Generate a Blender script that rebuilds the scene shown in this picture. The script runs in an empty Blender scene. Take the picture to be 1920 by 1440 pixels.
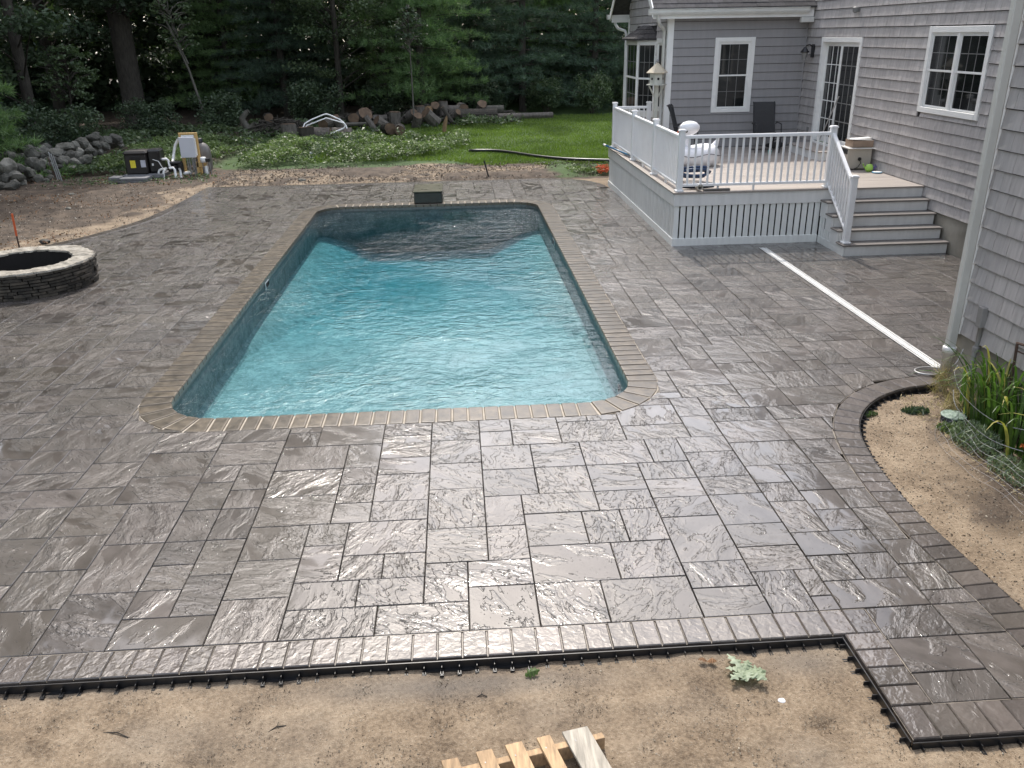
import bpy, math, random
import numpy as np
from mathutils import Vector, Matrix
S = bpy.context.scene
C = S.collection
PI = math.pi
# ------------------------------------------------------------------ camera, sky, sun, exposure
F = 1570.0
cd = bpy.data.cameras.new('camera')
cam = bpy.data.objects.new('camera', cd); C.objects.link(cam); S.camera = cam
CR = Matrix(((0.997627, 0.040694, -0.055539), (-0.066909, 0.38267, -0.921459), (-0.016245, 0.922989, 0.384484)))
CAMZ = 3.5
cam.matrix_world = Matrix.Translation((0, 0, CAMZ)) @ CR.to_4x4()
cd.sensor_width = 36.0; cd.lens = F/1920*36; cd.clip_start = 0.05; cd.clip_end = 600
SUN_EL = math.radians(53); SUN_AZ = math.radians(-3)      # azimuth from +Y towards +X
w = bpy.data.worlds.new('World'); S.world = w; w.use_nodes = True
wt = w.node_tree; wt.nodes.clear()
def wn(t, **k):
    n = wt.nodes.new(t)
    for a, b in k.items(): setattr(n, a, b)
    return n
wo = wn('ShaderNodeOutputWorld'); bg = wn('ShaderNodeBackground'); bg.inputs[1].default_value = 0.14
sky = wn('ShaderNodeTexSky', sky_type='NISHITA', sun_disc=False)
sky.sun_elevation = SUN_EL; sky.sun_rotation = SUN_AZ; sky.air_density = 1.2; sky.dust_density = 3.0; sky.ozone_density = 1.0
tc = wn('ShaderNodeTexCoord'); mp = wn('ShaderNodeMapping'); mp.inputs['Scale'].default_value = (1, 1, 2.2)
no = wn('ShaderNodeTexNoise'); no.inputs['Scale'].default_value = 2.6; no.inputs['Detail'].default_value = 7; no.inputs['Roughness'].default_value = .58
cr = wn('ShaderNodeValToRGB'); cr.color_ramp.elements[0].position = .34; cr.color_ramp.elements[1].position = .56
mx = wn('ShaderNodeMix', data_type='RGBA')
wt.links.new(tc.outputs['Generated'], mp.inputs[0]); wt.links.new(mp.outputs[0], no.inputs['Vector'])
wt.links.new(no.outputs['Fac'], cr.inputs[0]); wt.links.new(cr.outputs[0], mx.inputs[0])
cl = wn('ShaderNodeVectorMath', operation='MULTIPLY_ADD')          # lit cloud: its own white plus the light scattered forward round the sun
cl.inputs[1].default_value = (1.3, 1.3, 1.3); cl.inputs[2].default_value = (5.6, 5.5, 5.4)
wt.links.new(sky.outputs[0], cl.inputs[0]); wt.links.new(cl.outputs[0], [i for i in mx.inputs if i.name == 'B' and i.type == 'RGBA'][0])
wt.links.new(sky.outputs[0], [i for i in mx.inputs if i.name == 'A' and i.type == 'RGBA'][0]); wt.links.new([o for o in mx.outputs if o.type == 'RGBA'][0], bg.inputs[0]); wt.links.new(bg.outputs[0], wo.inputs[0])
sl = bpy.data.lights.new('sun', 'SUN'); sl.energy = 3.0; sl.angle = math.radians(0.6); sl.color = (1, .95, .88)
sun = bpy.data.objects.new('sun', sl); C.objects.link(sun)
sd = Vector((math.sin(SUN_AZ)*math.cos(SUN_EL), math.cos(SUN_AZ)*math.cos(SUN_EL), math.sin(SUN_EL)))
sun.rotation_euler = sd.to_track_quat('Z', 'Y').to_euler(); sun.location = sd*80
S.view_settings.view_transform = 'Standard'; S.view_settings.look = 'None'
S.view_settings.exposure = 0.46; S.view_settings.gamma = 1.0; S.view_settings.use_curve_mapping = False
S.render.engine = 'CYCLES'
S.cycles.max_bounces = 8; S.cycles.transparent_max_bounces = 12; S.cycles.caustics_reflective = False; S.cycles.caustics_refractive = False

# ------------------------------------------------------------------ node helper
class NT:
    def __init__(s, name):
        s.m = bpy.data.materials.new(name); s.m.use_nodes = True
        s.t = s.m.node_tree; s.t.nodes.clear()
        s.out = s.t.nodes.new('ShaderNodeOutputMaterial')
    def n(s, typ, ins=None, **k):
        nd = s.t.nodes.new('ShaderNode'+typ)
        for a, b in k.items(): setattr(nd, a, b)
        for a, b in (ins or {}).items(): s.set(nd, a, b)
        return nd
    def set(s, nd, a, b):
        if b is None: return
        if isinstance(b, bpy.types.NodeSocket): s.t.links.new(b, nd.inputs[a])
        elif isinstance(b, bpy.types.Node): s.t.links.new(b.outputs[0], nd.inputs[a])
        else:
            if isinstance(b, (tuple, list)) and len(b) == 3 and nd.inputs[a].type == 'RGBA': b = (*b, 1)
            nd.inputs[a].default_value = b
    def math(s, op, a, b=0.0, c=None, clamp=False):
        nd = s.n('Math', {0: a, 1: b}, operation=op, use_clamp=clamp)
        if c is not None: s.set(nd, 2, c)
        return nd.outputs[0]
    def noise(s, vec, scale, detail=4, rough=.55, dist=0.0):
        nd = s.n('TexNoise', {'Vector': vec, 'Scale': scale, 'Detail': detail, 'Roughness': rough, 'Distortion': dist})
        return nd.outputs['Fac']
    def ramp(s, fac, stops, interp='LINEAR'):
        nd = s.n('ValToRGB', {0: fac}); r = nd.color_ramp; r.interpolation = interp
        while len(r.elements) < len(stops): r.elements.new(.5)
        for e, (p, c) in zip(r.elements, stops):
            e.position = p; e.color = (*c, 1) if isinstance(c, (tuple, list)) else (c, c, c, 1)
        return nd.outputs[0]
    def mix(s, fac, a, b, blend='MIX'):
        nd = s.n('Mix', {'Factor': fac, 'A': a, 'B': b} if 0 else None, data_type='RGBA', blend_type=blend)
        s.set(nd, 'Factor', fac)
        for key, v in (('A', a), ('B', b)):
            sock = [i for i in nd.inputs if i.name == key and i.type == 'RGBA'][0]
            if isinstance(v, bpy.types.NodeSocket): s.t.links.new(v, sock)
            else: sock.default_value = (*v, 1) if len(v) == 3 else v
        return [o for o in nd.outputs if o.type == 'RGBA'][0]
    def pos(s): return s.n('NewGeometry').outputs['Position']
    def attr(s, name): return s.n('Attribute', attribute_name=name)
    def mapping(s, vec, scale=(1, 1, 1), rot=(0, 0, 0)):
        return s.n('Mapping', {'Vector': vec, 'Scale': scale, 'Rotation': rot}).outputs[0]
    def bump(s, h, strength=.5, dist=.01, normal=None):
        return s.n('Bump', {'Height': h, 'Strength': strength, 'Distance': dist, 'Normal': normal}).outputs[0]
    def pbr(s, col, rough=.6, normal=None, spec=.5, metal=0.0, **k):
        ins = {'Base Color': col, 'Roughness': rough, 'Normal': normal, 'Specular IOR Level': spec, 'Metallic': metal}; ins.update(k)
        p = s.n('BsdfPrincipled', ins); s.t.links.new(p.outputs[0], s.out.inputs[0]); return p

def simple(name, c, rough=.6, var=.12, scale=8.0, bscale=60.0, bump=.15, bdist=.002, spec=.4, metal=0.0, stretch=(1, 1, 1), rnd=0.0, c2=None):
    """colour with mottling, fine relief and a per-piece tone"""
    t = NT(name); p = t.mapping(t.pos(), stretch)
    n1 = t.noise(p, scale, 5, .6)
    a = tuple(max(0, v*(1-var)) for v in c); b = tuple(min(1, v*(1+var)) for v in c) if c2 is None else c2
    col = t.ramp(n1, [(.3, a), (.7, b)])
    if rnd:
        r = t.attr('rnd').outputs['Fac']
        g = t.math('MULTIPLY_ADD', r, 2*rnd, 1-rnd)
        cc = t.n('CombineColor', {0: g, 1: g, 2: g}).outputs[0]
        col = t.mix(1.0, col, cc, 'MULTIPLY')
    nb = t.noise(p, bscale, 4, .6)
    t.pbr(col, t.math('MULTIPLY_ADD', n1, .2, rough-.1), t.bump(nb, bump, bdist), spec, metal)
    return t.m

M = {}
# wet stamped slate paver: terraced cleft relief, film of rainwater filling the lows
def paver_mat(name, c_lo, c_hi, relief='slate'):
    t = NT(name); p = t.pos(); r = t.attr('rnd').outputs['Fac']
    off = t.n('CombineXYZ', {0: t.math('MULTIPLY', r, 37.3), 1: t.math('MULTIPLY', r, 91.7), 2: 0.0}).outputs[0]
    v = t.n('VectorMath', {0: p, 1: off}, operation='ADD').outputs[0]
    ang = t.math('MULTIPLY', t.math('FRACT', t.math('MULTIPLY', r, 17.31)), 2.4)
    v = t.n('VectorRotate', {'Vector': v, 'Angle': ang}, rotation_type='Z_AXIS').outputs[0]
    big = t.noise(p, .55, 3, .5)
    if relief == 'slate':
        vs = t.mapping(v, (2.1, 4.6, 1))
        n = t.noise(vs, 1.35, 5, .56, .45)
        x = t.math('MULTIPLY', n, 9.5)
        fr = t.math('FRACT', x); fl = t.math('FLOOR', x)
        st = t.n('MapRange', {'Value': fr, 'From Min': 0.0, 'From Max': .16}, interpolation_type='SMOOTHSTEP').outputs[0]
        fine = t.noise(v, 34.0, 3, .5)
        h = t.math('ADD', t.math('ADD', fl, st), t.math('MULTIPLY', n, 4.0))
        h = t.math('MULTIPLY_ADD', fine, .42, h); h = t.math('MULTIPLY_ADD', t.noise(v, 110.0, 2, .5), .08, h)
        beads = t.math('MAXIMUM', t.math('SUBTRACT', t.noise(t.mapping(v, (1, 2.3, 1)), 36.0, 2, .5), .69), 0.0)      # beads and ridges of standing water
        # water level that differs from paver to paver and over the terrace
        lev = t.math('ADD', t.math('MULTIPLY_ADD', t.math('FRACT', t.math('MULTIPLY', r, 7.77)), 2.8, 2.5), t.math('MULTIPLY', big, 4.6))
        hw = t.math('SMOOTH_MAX', h, t.math('ADD', lev, 0.0), .5)
        wet = t.math('SUBTRACT', lev, h, clamp=False)
        wet = t.n('MapRange', {'Value': wet, 'From Min': -.6, 'From Max': .5}).outputs[0]
        hw = t.math('MULTIPLY_ADD', beads, 9.0, hw)
        nrm = t.bump(t.math('MULTIPLY', hw, t.math('MULTIPLY_ADD', t.math('FRACT', t.math('MULTIPLY', r, 11.9)), .75, .32)), 1.0, .0075)
    else:
        n = t.noise(v, 16.0, 2, .5, .6)
        hw = n; wet = t.math('MULTIPLY', big, .9)
        nrm = t.bump(t.math('ADD', n, t.math('MULTIPLY', t.noise(v, 60, 2, .5), .15)), .75, .008)
    stain = t.noise(t.mapping(v, (1.5, 3.5, 1)), 1.6, 5, .65)
    col = t.ramp(stain, [(.3, c_lo), (.72, c_hi)])
    tone = t.math('MULTIPLY_ADD', t.math('FRACT', t.math('MULTIPLY', r, 3.37)), .65, .72)
    col = t.mix(1.0, col, t.n('CombineColor', {0: tone, 1: tone, 2: tone}).outputs[0], 'MULTIPLY')
    hue = t.math('FRACT', t.math('MULTIPLY', r, 5.13))
    col = t.mix(t.math('MULTIPLY', hue, .35), col, (.078, .066, .048))
    patch = t.noise(p, .8, 4, .65)
    col = t.mix(t.n('MapRange', {'Value': patch, 'From Min': .54, 'From Max': .74, 'To Max': .35}).outputs[0], col, (.13, .112, .094))
    rough = t.math('MULTIPLY_ADD', wet, -.16, .40)
    rough = t.math('ADD', rough, t.math('MULTIPLY', t.noise(p, 1.3, 4, .6), .10))
    t.pbr(col, rough, nrm, .38, 0.0, **{'Coat Weight': 1.0, 'Coat Roughness': t.math('MULTIPLY_ADD', wet, -.02, .06), 'Coat IOR': 1.5, 'Coat Normal': nrm})
    return t.m
M['paver'] = paver_mat('wet_slate', (.027, .022, .019), (.106, .092, .084))
M['border'] = paver_mat('wet_border', (.048, .039, .034), (.105, .088, .078), 'cobble')
def coping_mat():
    t = NT('coping_stone'); p = t.pos(); r = t.attr('rnd').outputs['Fac']
    n = t.noise(p, 9, 5, .65); edge = t.attr('edge').outputs['Fac']
    col = t.ramp(n, [(.32, (.024, .018, .010)), (.68, (.086, .064, .038))])
    tone = t.math('MULTIPLY_ADD', r, .6, .7)
    col = t.mix(1.0, col, t.n('CombineColor', {0: tone, 1: tone, 2: tone}).outputs[0], 'MULTIPLY')
    e = t.math('MULTIPLY', edge, t.math('MULTIPLY_ADD', n, .6, .35), clamp=True)
    col = t.mix(e, col, (.15, .122, .088))
    t.pbr(col, t.math('MULTIPLY_ADD', n, .3, .22), t.bump(t.noise(p, 45, 4, .6), .5, .004), .5, 0.0, **{'Coat Weight': .3, 'Coat Roughness': .2})
    return t.m
M['coping'] = coping_mat()
M['joint'] = simple('joint_sand', (.19, .165, .135), .35, .4, 5, 120, .4, .003)
M['mortar'] = simple('mortar', (.33, .29, .235), .7, .25, 12, 90, .4, .004)
M['black_plastic'] = simple('black_plastic', (.012, .012, .013), .32, .3, 10, 40, .1, .001, .5)
M['white_vinyl'] = simple('white_vinyl', (.78, .78, .78), .38, .04, 3, 60, .05, .0006, .45)
M['fascia'] = simple('fascia_board', (.68, .68, .665), .5, .08, 3, 60, .08, .0008, stretch=(3, 3, .6))
M['skirt'] = simple('skirt_paint', (.72, .73, .71), .5, .07, 4, 60, .1, .001, stretch=(3, 3, .4), rnd=.05)
M['trim'] = simple('white_trim', (.79, .79, .77), .42, .05, 3, 50, .05, .0006)
M['cornerboard'] = simple('corner_board', (.50, .50, .47), .5, .08, 4, 60, .1, .001, stretch=(1, 1, .4))
M['deck'] = simple('deck_boards', (.315, .28, .25), .62, .14, 6, 70, .3, .0015, stretch=(.25, 3, 1), rnd=.09)
M['tread'] = simple('deck_treads', (.155, .142, .132), .5, .15, 6, 70, .3, .0015, stretch=(.3, 3, 1), rnd=.06)
M['shingle'] = simple('shingle_siding', (.395, .375, .366), .68, .15, 4, 55, .55, .003, stretch=(5, 5, .45), rnd=.07)
M['clap'] = simple('clapboard_siding', (.285, .278, .280), .62, .06, 2, 55, .35, .002, stretch=(6, 6, .5), rnd=.04)
M['wallback'] = simple('wall_backing', (.035, .033, .034), .85)  # near-black so the gaps between courses read as shadow lines
M['concrete'] = simple('foundation_concrete', (.235, .215, .175), .85, .28, 1.6, 30, .4, .004, c2=(.36, .335, .285))
M['gravelroof'] = simple('roof_shingle', (.055, .053, .055), .9, .35, 12, 90, .8, .004, rnd=.25)
M['gutter'] = simple('gutter_metal', (.60, .60, .57), .35, .07, 4, 40, .05, .0006, .5)
M['muntin'] = simple('grey_muntin', (.19, .19, .185), .5)
M['black_metal'] = simple('black_metal', (.02, .02, .022), .4, .2, 20, 60, .1, .001)
M['sling'] = simple('sling_fabric', (.035, .035, .037), .75, .15, 30, 300, .4, .001)
M['float'] = simple('white_pvc_float', (.80, .80, .82), .25, .04, 5, 8, .15, .004, .5)
M['blue_hose'] = simple('blue_hose', (.018, .045, .11), .4, .3, 30, 60, .2, .001)
M['blue_pole'] = simple('blue_pole', (.01, .12, .24), .3)
M['pvc'] = simple('white_pvc', (.70, .70, .68), .4, .06, 9, 60, .1, .001)
M['cardboard'] = simple('cardboard', (.30, .22, .16), .8, .12, 8, 60, .2, .001)
M['beige_box'] = simple('beige_case', (.42, .39, .34), .55, .06, 3, 40, .1, .001)
M['lime'] = simple('lime_plastic', (.36, .62, .12), .35)
M['purple'] = simple('purple_plastic', (.16, .12, .38), .35)
M['teal'] = simple('teal_plastic', (.12, .50, .45), .35)
M['skyblue'] = simple('blue_rim', (.10, .36, .55), .35)
M['galv'] = simple('galvanised', (.36, .36, .36), .42, .15, 9, 60, .1, .001, .5, .6)
M['grey_pvc'] = simple('grey_conduit', (.22, .215, .21), .5)
M['rust'] = simple('rusty_iron', (.06, .035, .025), .6, .3, 30, 60, .3, .001)
M['wood_y'] = simple('yellow_timber', (.50, .33, .13), .6, .14, 4, 60, .3, .002, stretch=(6, 1, 6))
M['pallet'] = simple('pallet_wood', (.36, .245, .14), .75, .38, 5, 60, .5, .002, stretch=(9, 1.3, 4), rnd=.25)
M['grey_wood'] = simple('weathered_board', (.33, .30, .25), .8, .35, 4, 60, .5, .003, stretch=(12, 1.2, 4), rnd=.1)
M['panel_grey'] = simple('panel_enclosure', (.55, .56, .60), .4, .03, 3)
M['heater'] = simple('heater_case', (.022, .019, .018), .5, .2, 5)
M['tank'] = simple('filter_tank', (.13, .12, .11), .35, .1, 5)
M['yellow_lbl'] = simple('yellow_label', (.75, .62, .05), .5)
M['white_lbl'] = simple('white_label', (.45, .45, .50), .5)
M['slabgrey'] = simple('grey_slab', (.16, .16, .165), .7, .25, 8, 40, .5, .004)
M['orange'] = simple('orange_paint', (.55, .10, .03), .5)
M['bark'] = simple('bark', (.052, .045, .036), .9, .45, 6, 26, 1.0, .02, stretch=(2.5, 2.5, .6))
M['bark_pale'] = simple('pale_bark', (.095, .088, .072), .85, .3, 6, 30, .6, .006, stretch=(1, 1, .4))
M['logend'] = simple('cut_log_end', (.11, .072, .045), .8, .4, 6, 40, .5, .004)
M['logend2'] = simple('fresh_log_end', (.24, .155, .085), .8, .3, 6, 40, .5, .004)
M['rock'] = simple('field_stone', (.055, .056, .042), .9, .45, 2.6, 12, 1.0, .035, c2=(.19, .18, .155), rnd=.45)
M['ledge'] = simple('ledge_stone', (.020, .018, .015), .7, .45, 8, 40, .8, .006, c2=(.075, .063, .048), rnd=.5)
M['pitcap'] = simple('rough_cap', (.17, .15, .12), .85, .3, 7, 40, 1.0, .015, c2=(.42, .39, .33))
M['soot_shade'] = simple('soot_and_shade', (.015, .013, .012), .95)  # pit soot; elsewhere near-black painted for shade in openings and voids
M['box_shaded'] = simple('shaded_green_block', (.030, .030, .024), .5, .3, 8)  # shade of the block's front painted as a darker copy of its green
M['box_lit'] = simple('wet_green_block', (.060, .058, .035), .3, .35, 6, 40, .4, .003)  # lit copy of the block's green, for the lid
M['birdroof'] = simple('cream_roof', (.55, .48, .36), .5)
M['birdbody'] = simple('cream_body', (.52, .52, .46), .6)
M['navy'] = simple('navy_cloth', (.012, .016, .03), .7)
M['greylid'] = simple('valve_green', (.04, .09, .065), .6, .3, 22, c2=(.30, .38, .32))
M['copper'] = simple('lantern_glass', (.2, .2, .19), .2)
def glass_mat():
    t = NT('window_glass'); p = t.pos()
    n = t.noise(p, .9, 2, .5)
    col = t.ramp(n, [(.35, (.010, .011, .011)), (.65, (.028, .030, .030))])
    t.pbr(col, .04, t.bump(t.noise(p, 1.3, 1, .4), .08, .01), .55)
    return t.m
M['glass'] = glass_mat()
def leaf_mat(name, lo, hi, trans=.25, rough=.55):
    t = NT(name); r = t.attr('rnd').outputs['Fac']
    n = t.noise(t.pos(), 1.1, 3, .6)
    f = t.math('ADD', t.math('MULTIPLY', r, .6), t.math('MULTIPLY', n, .55))
    col = t.ramp(f, [(.25, lo), (.85, hi)])
    d = t.n('BsdfPrincipled', {'Base Color': col, 'Roughness': rough, 'Specular IOR Level': .3})
    tr = t.n('BsdfTranslucent', {'Color': t.mix(1.0, col, (1.0, 1.25, .6), 'MULTIPLY')})
    m = t.n('MixShader', {0: trans, 1: d, 2: tr}); t.t.links.new(m.outputs[0], t.out.inputs[0]); return t.m
M['pine_green'] = leaf_mat('pine_needles_bright', (.070, .125, .055), (.19, .28, .12), .38)
M['pine_dark'] = leaf_mat('pine_needles_dark', (.038, .064, .046), (.10, .148, .10), .3)
M['leaf_dark'] = leaf_mat('leaves_dark', (.036, .058, .034), (.105, .142, .082), .25, .4)
M['leaf_mid'] = leaf_mat('leaves_mid', (.045, .072, .035), (.125, .165, .085), .3, .4)
M['leaf_yellow_green'] = leaf_mat('leaves_light', (.065, .11, .03), (.20, .28, .09), .4, .45)  # own yellow green of the small fallen leaf
M['weed'] = leaf_mat('weed_leaves', (.03, .048, .018), (.20, .26, .11), .3, .5)
M['grass'] = leaf_mat('grass_blades', (.05, .085, .015), (.19, .26, .05), .35)
M['iris'] = leaf_mat('iris_leaf', (.035, .075, .018), (.085, .15, .035), .35, .35)
M['iris_y'] = leaf_mat('iris_leaf_yellow', (.25, .27, .06), (.42, .36, .12), .35, .45)
M['straw'] = leaf_mat('dry_straw', (.25, .20, .10), (.40, .33, .18), .2, .6)
M['oakleaf'] = leaf_mat('oak_leaf', (.17, .22, .13), (.34, .39, .28), .25, .5)
M['dryleaf'] = leaf_mat('dry_leaf', (.12, .06, .03), (.22, .12, .06), .1, .7)
M['lily'] = leaf_mat('lily_petal', (.50, .08, .02), (.65, .16, .05), .2, .5)

# ------------------------------------------------------------------ mesh helpers
class MB:
    def __init__(s): s.v = []; s.f = []; s.r = []; s.e = []; s.cur = None; s.ev = []
    def add(s, vs, fs, r=None, ev=None):
        b = len(s.v); s.v += [tuple(p) for p in vs]; s.f += [tuple(i+b for i in f) for f in fs]
        r = random.random() if r is None else r
        s.r += [r]*len(fs); s.ev += ([0.0]*len(vs) if ev is None else list(ev)); return s
    def box(s, x0, x1, y0, y1, z0, z1, bev=0.0, r=None, mat=None):
        if x0 > x1: x0, x1 = x1, x0
        if y0 > y1: y0, y1 = y1, y0
        if z0 > z1: z0, z1 = z1, z0
        if bev <= 0:
            vs = [(x, y, z) for z in (z0, z1) for y in (y0, y1) for x in (x0, x1)]
            fs = [(0, 2, 3, 1), (4, 5, 7, 6), (0, 1, 5, 4), (2, 6, 7, 3), (0, 4, 6, 2), (1, 3, 7, 5)]
        else:
            b = min(bev, .45*(x1-x0), .45*(y1-y0), .45*(z1-z0))
            vs = []
            idx = {}
            for ix, x in enumerate((x0, x1)):
                for iy, y in enumerate((y0, y1)):
                    for iz, z in enumerate((z0, z1)):
                        sx = b if ix == 0 else -b; sy = b if iy == 0 else -b; sz = b if iz == 0 else -b
                        idx[ix, iy, iz] = len(vs)
                        vs += [(x, y+sy, z+sz), (x+sx, y, z+sz), (x+sx, y+sy, z)]
            g = lambda a, b_, c, k: idx[a, b_, c]+k
            fs = []
            for i in (0, 1):
                q = [g(i, 0, 0, 0), g(i, 1, 0, 0), g(i, 1, 1, 0), g(i, 0, 1, 0)]; fs.append(tuple(q if i else q[::-1]))
                q = [g(0, i, 0, 1), g(1, i, 0, 1), g(1, i, 1, 1), g(0, i, 1, 1)]; fs.append(tuple(q[::-1] if i else q))
                q = [g(0, 0, i, 2), g(1, 0, i, 2), g(1, 1, i, 2), g(0, 1, i, 2)]; fs.append(tuple(q if i else q[::-1]))
            for i in (0, 1):
                for j in (0, 1):
                    fs.append((g(0, i, j, 1), g(1, i, j, 1), g(1, i, j, 2), g(0, i, j, 2)))
                    fs.append((g(i, 0, j, 0), g(i, 1, j, 0), g(i, 1, j, 2), g(i, 0, j, 2)))
                    fs.append((g(i, j, 0, 0), g(i, j, 1, 0), g(i, j, 1, 1), g(i, j, 0, 1)))
            for k in idx.values(): fs.append((k, k+1, k+2))
        if mat is not None: vs = [tuple(mat @ Vector(p)) for p in vs]
        return s.add(vs, fs, r)
    def tube(s, pts, rad, n=8, caps=True, r=None):
        pts = [Vector(p) for p in pts]; m = len(pts)
        rads = rad if isinstance(rad, (list, tuple)) else [rad]*m
        vs = []; fs = []
        up = None
        for i, p in enumerate(pts):
            t = (pts[min(i+1, m-1)]-pts[max(i-1, 0)])
            if t.length < 1e-9: t = Vector((0, 0, 1))
            t.normalize()
            if up is None:
                up = Vector((0, 0, 1)) if abs(t.z) < .9 else Vector((1, 0, 0))
            a = t.cross(up)
            if a.length < 1e-5: a = t.cross(Vector((0, 1, .1)))
            a.normalize(); b = a.cross(t).normalized(); up = b
            for k in range(n):
                th = 2*PI*k/n
                vs.append(p+a*math.cos(th)*rads[i]+b*math.sin(th)*rads[i])
        for i in range(m-1):
            for k in range(n):
                k2 = (k+1) % n
                fs.append((i*n+k, i*n+k2, (i+1)*n+k2, (i+1)*n+k))
        if caps: fs += [tuple(range(n)), tuple(range((m-1)*n, m*n))[::-1]]
        return s.add(vs, fs, r)
    def lathe(s, prof, c=(0, 0, 0), n=20, r=None, mat=None):
        vs = []; fs = []
        for (rr, z) in prof:
            for k in range(n):
                th = 2*PI*k/n; vs.append(Vector((rr*math.cos(th), rr*math.sin(th), z)))
        for i in range(len(prof)-1):
            for k in range(n):
                k2 = (k+1) % n; fs.append((i*n+k, i*n+k2, (i+1)*n+k2, (i+1)*n+k))
        fs += [tuple(range(n))[::-1], tuple(range((len(prof)-1)*n, len(prof)*n))]
        if mat is not None: vs = [mat @ p for p in vs]
        vs = [p+Vector(c) for p in vs]
        return s.add(vs, fs, r)
    def prism(s, poly, z0, z1, r=None, ch=0.0, tilt=None):
        n = len(poly); cx = sum(p[0] for p in poly)/n; cy = sum(p[1] for p in poly)/n
        zt = lambda p: z1+(0 if tilt is None else tilt[0]*(p[0]-cx)+tilt[1]*(p[1]-cy))
        if ch <= 0:
            vs = [(p[0], p[1], z0) for p in poly]+[(p[0], p[1], zt(p)) for p in poly]
            fs = [tuple(range(n))[::-1], tuple(range(n, 2*n))]+[(i, (i+1) % n, n+(i+1) % n, n+i) for i in range(n)]
            return s.add(vs, fs, r)
        ins = inset(poly, ch)
        vs = [(p[0], p[1], z0) for p in poly]+[(p[0], p[1], zt(p)-ch) for p in poly]+[(p[0], p[1], zt(p)) for p in ins]
        fs = [tuple(range(2*n, 3*n))]
        for i in range(n):
            j = (i+1) % n; fs += [(i, j, n+j, n+i), (n+i, n+j, 2*n+j, 2*n+i)]
        return s.add(vs, fs, r)
    def obj(s, name, mat, parent=None, smooth=False, origin=None):
        me = bpy.data.meshes.new(name)
        vs = s.v
        me.from_pydata(vs, [], s.f)
        at = me.attributes.new('rnd', 'FLOAT', 'FACE'); at.data.foreach_set('value', s.r)
        if any(s.ev):
            ae = me.attributes.new('edge', 'FLOAT', 'POINT'); ae.data.foreach_set('value', s.ev)
        if smooth: me.polygons.foreach_set('use_smooth', [True]*len(me.polygons))
        me.materials.append(M[mat] if isinstance(mat, str) else mat)
        o = bpy.data.objects.new(name, me); C.objects.link(o)
        if parent is not None: o.parent = parent
        return o
def inset(poly, d):
    n = len(poly); out = []
    for i in range(n):
        p0 = Vector(poly[i-1][:2]); p = Vector(poly[i][:2]); p1 = Vector(poly[(i+1) % n][:2])
        a = (p-p0); b = (p1-p)
        if a.length < 1e-6 or b.length < 1e-6: out.append(tuple(p)); continue
        a.normalize(); b.normalize()
        na = Vector((-a.y, a.x)); nb = Vector((-b.y, b.x)); k = na+nb
        L = k.length_squared
        k = k*(2/L) if L > .3 else na
        out.append((p.x+k.x*d, p.y+k.y*d))
    return out
def tag(o, label=None, cat=None, group=None, kind=None):
    if label: o['label'] = label
    if cat: o['category'] = cat
    if group: o['group'] = group
    if kind: o['kind'] = kind
    return o
def empty(name, loc=(0, 0, 0), rz=0.0):
    o = bpy.data.objects.new(name, None); C.objects.link(o); o.location = loc; o.rotation_euler = (0, 0, rz); o.empty_display_size = .1
    return o
def copytree(o, parent=None, **over):
    c = o.copy(); C.objects.link(c)
    if parent is not None: c.parent = parent
    for ch in list(o.children): copytree(ch, c)
    return c
def bx(name, mat, par, *a, bev=.004, label=None, **k):
    o = MB().box(*a, bev=bev, **k).obj(name, mat, par)
    if label: o['label'] = label
    return o
def npmesh(name, verts, nper, mat, rnd, kind=None, parent=None):
    """verts (N*nper,3) -> N separate polygons of nper corners"""
    verts = np.asarray(verts, dtype=np.float32); n = len(verts)//nper
    me = bpy.data.meshes.new(name)
    me.vertices.add(n*nper); me.vertices.foreach_set('co', verts.ravel())
    me.loops.add(n*nper); me.loops.foreach_set('vertex_index', np.arange(n*nper, dtype=np.int32))
    me.polygons.add(n); me.polygons.foreach_set('loop_start', np.arange(0, n*nper, nper, dtype=np.int32))
    me.polygons.foreach_set('loop_total', np.full(n, nper, dtype=np.int32)); me.update(calc_edges=True)
    a = me.attributes.new('rnd', 'FLOAT', 'FACE'); a.data.foreach_set('value', np.asarray(rnd, dtype=np.float32))
    me.materials.append(M[mat] if isinstance(mat, str) else mat)
    o = bpy.data.objects.new(name, me); C.objects.link(o)
    if parent is not None: o.parent = parent
    if kind: o['kind'] = kind
    return o
def project(p):
    d = CR.transposed() @ (Vector(p)-Vector((0, 0, CAMZ)))
    if d.z > -.1: return None
    return (960+F*d.x/-d.z, 720-F*d.y/-d.z, -d.z)
random.seed(7); rng = np.random.default_rng(7)
def vnoise(x, y, s=1.0, seed=0):
    """cheap smooth value noise, numpy arrays"""
    x = np.asarray(x)/s+seed*13.7; y = np.asarray(y)/s+seed*7.3
    xi = np.floor(x); yi = np.floor(y); fx = x-xi; fy = y-yi
    fx = fx*fx*(3-2*fx); fy = fy*fy*(3-2*fy)
    h = lambda a, b: np.modf(np.abs(np.sin(a*127.1+b*311.7+seed*3.1)*43758.5453))[0]
    return (h(xi, yi)*(1-fx)+h(xi+1, yi)*fx)*(1-fy)+(h(xi, yi+1)*(1-fx)+h(xi+1, yi+1)*fx)*fy

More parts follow.
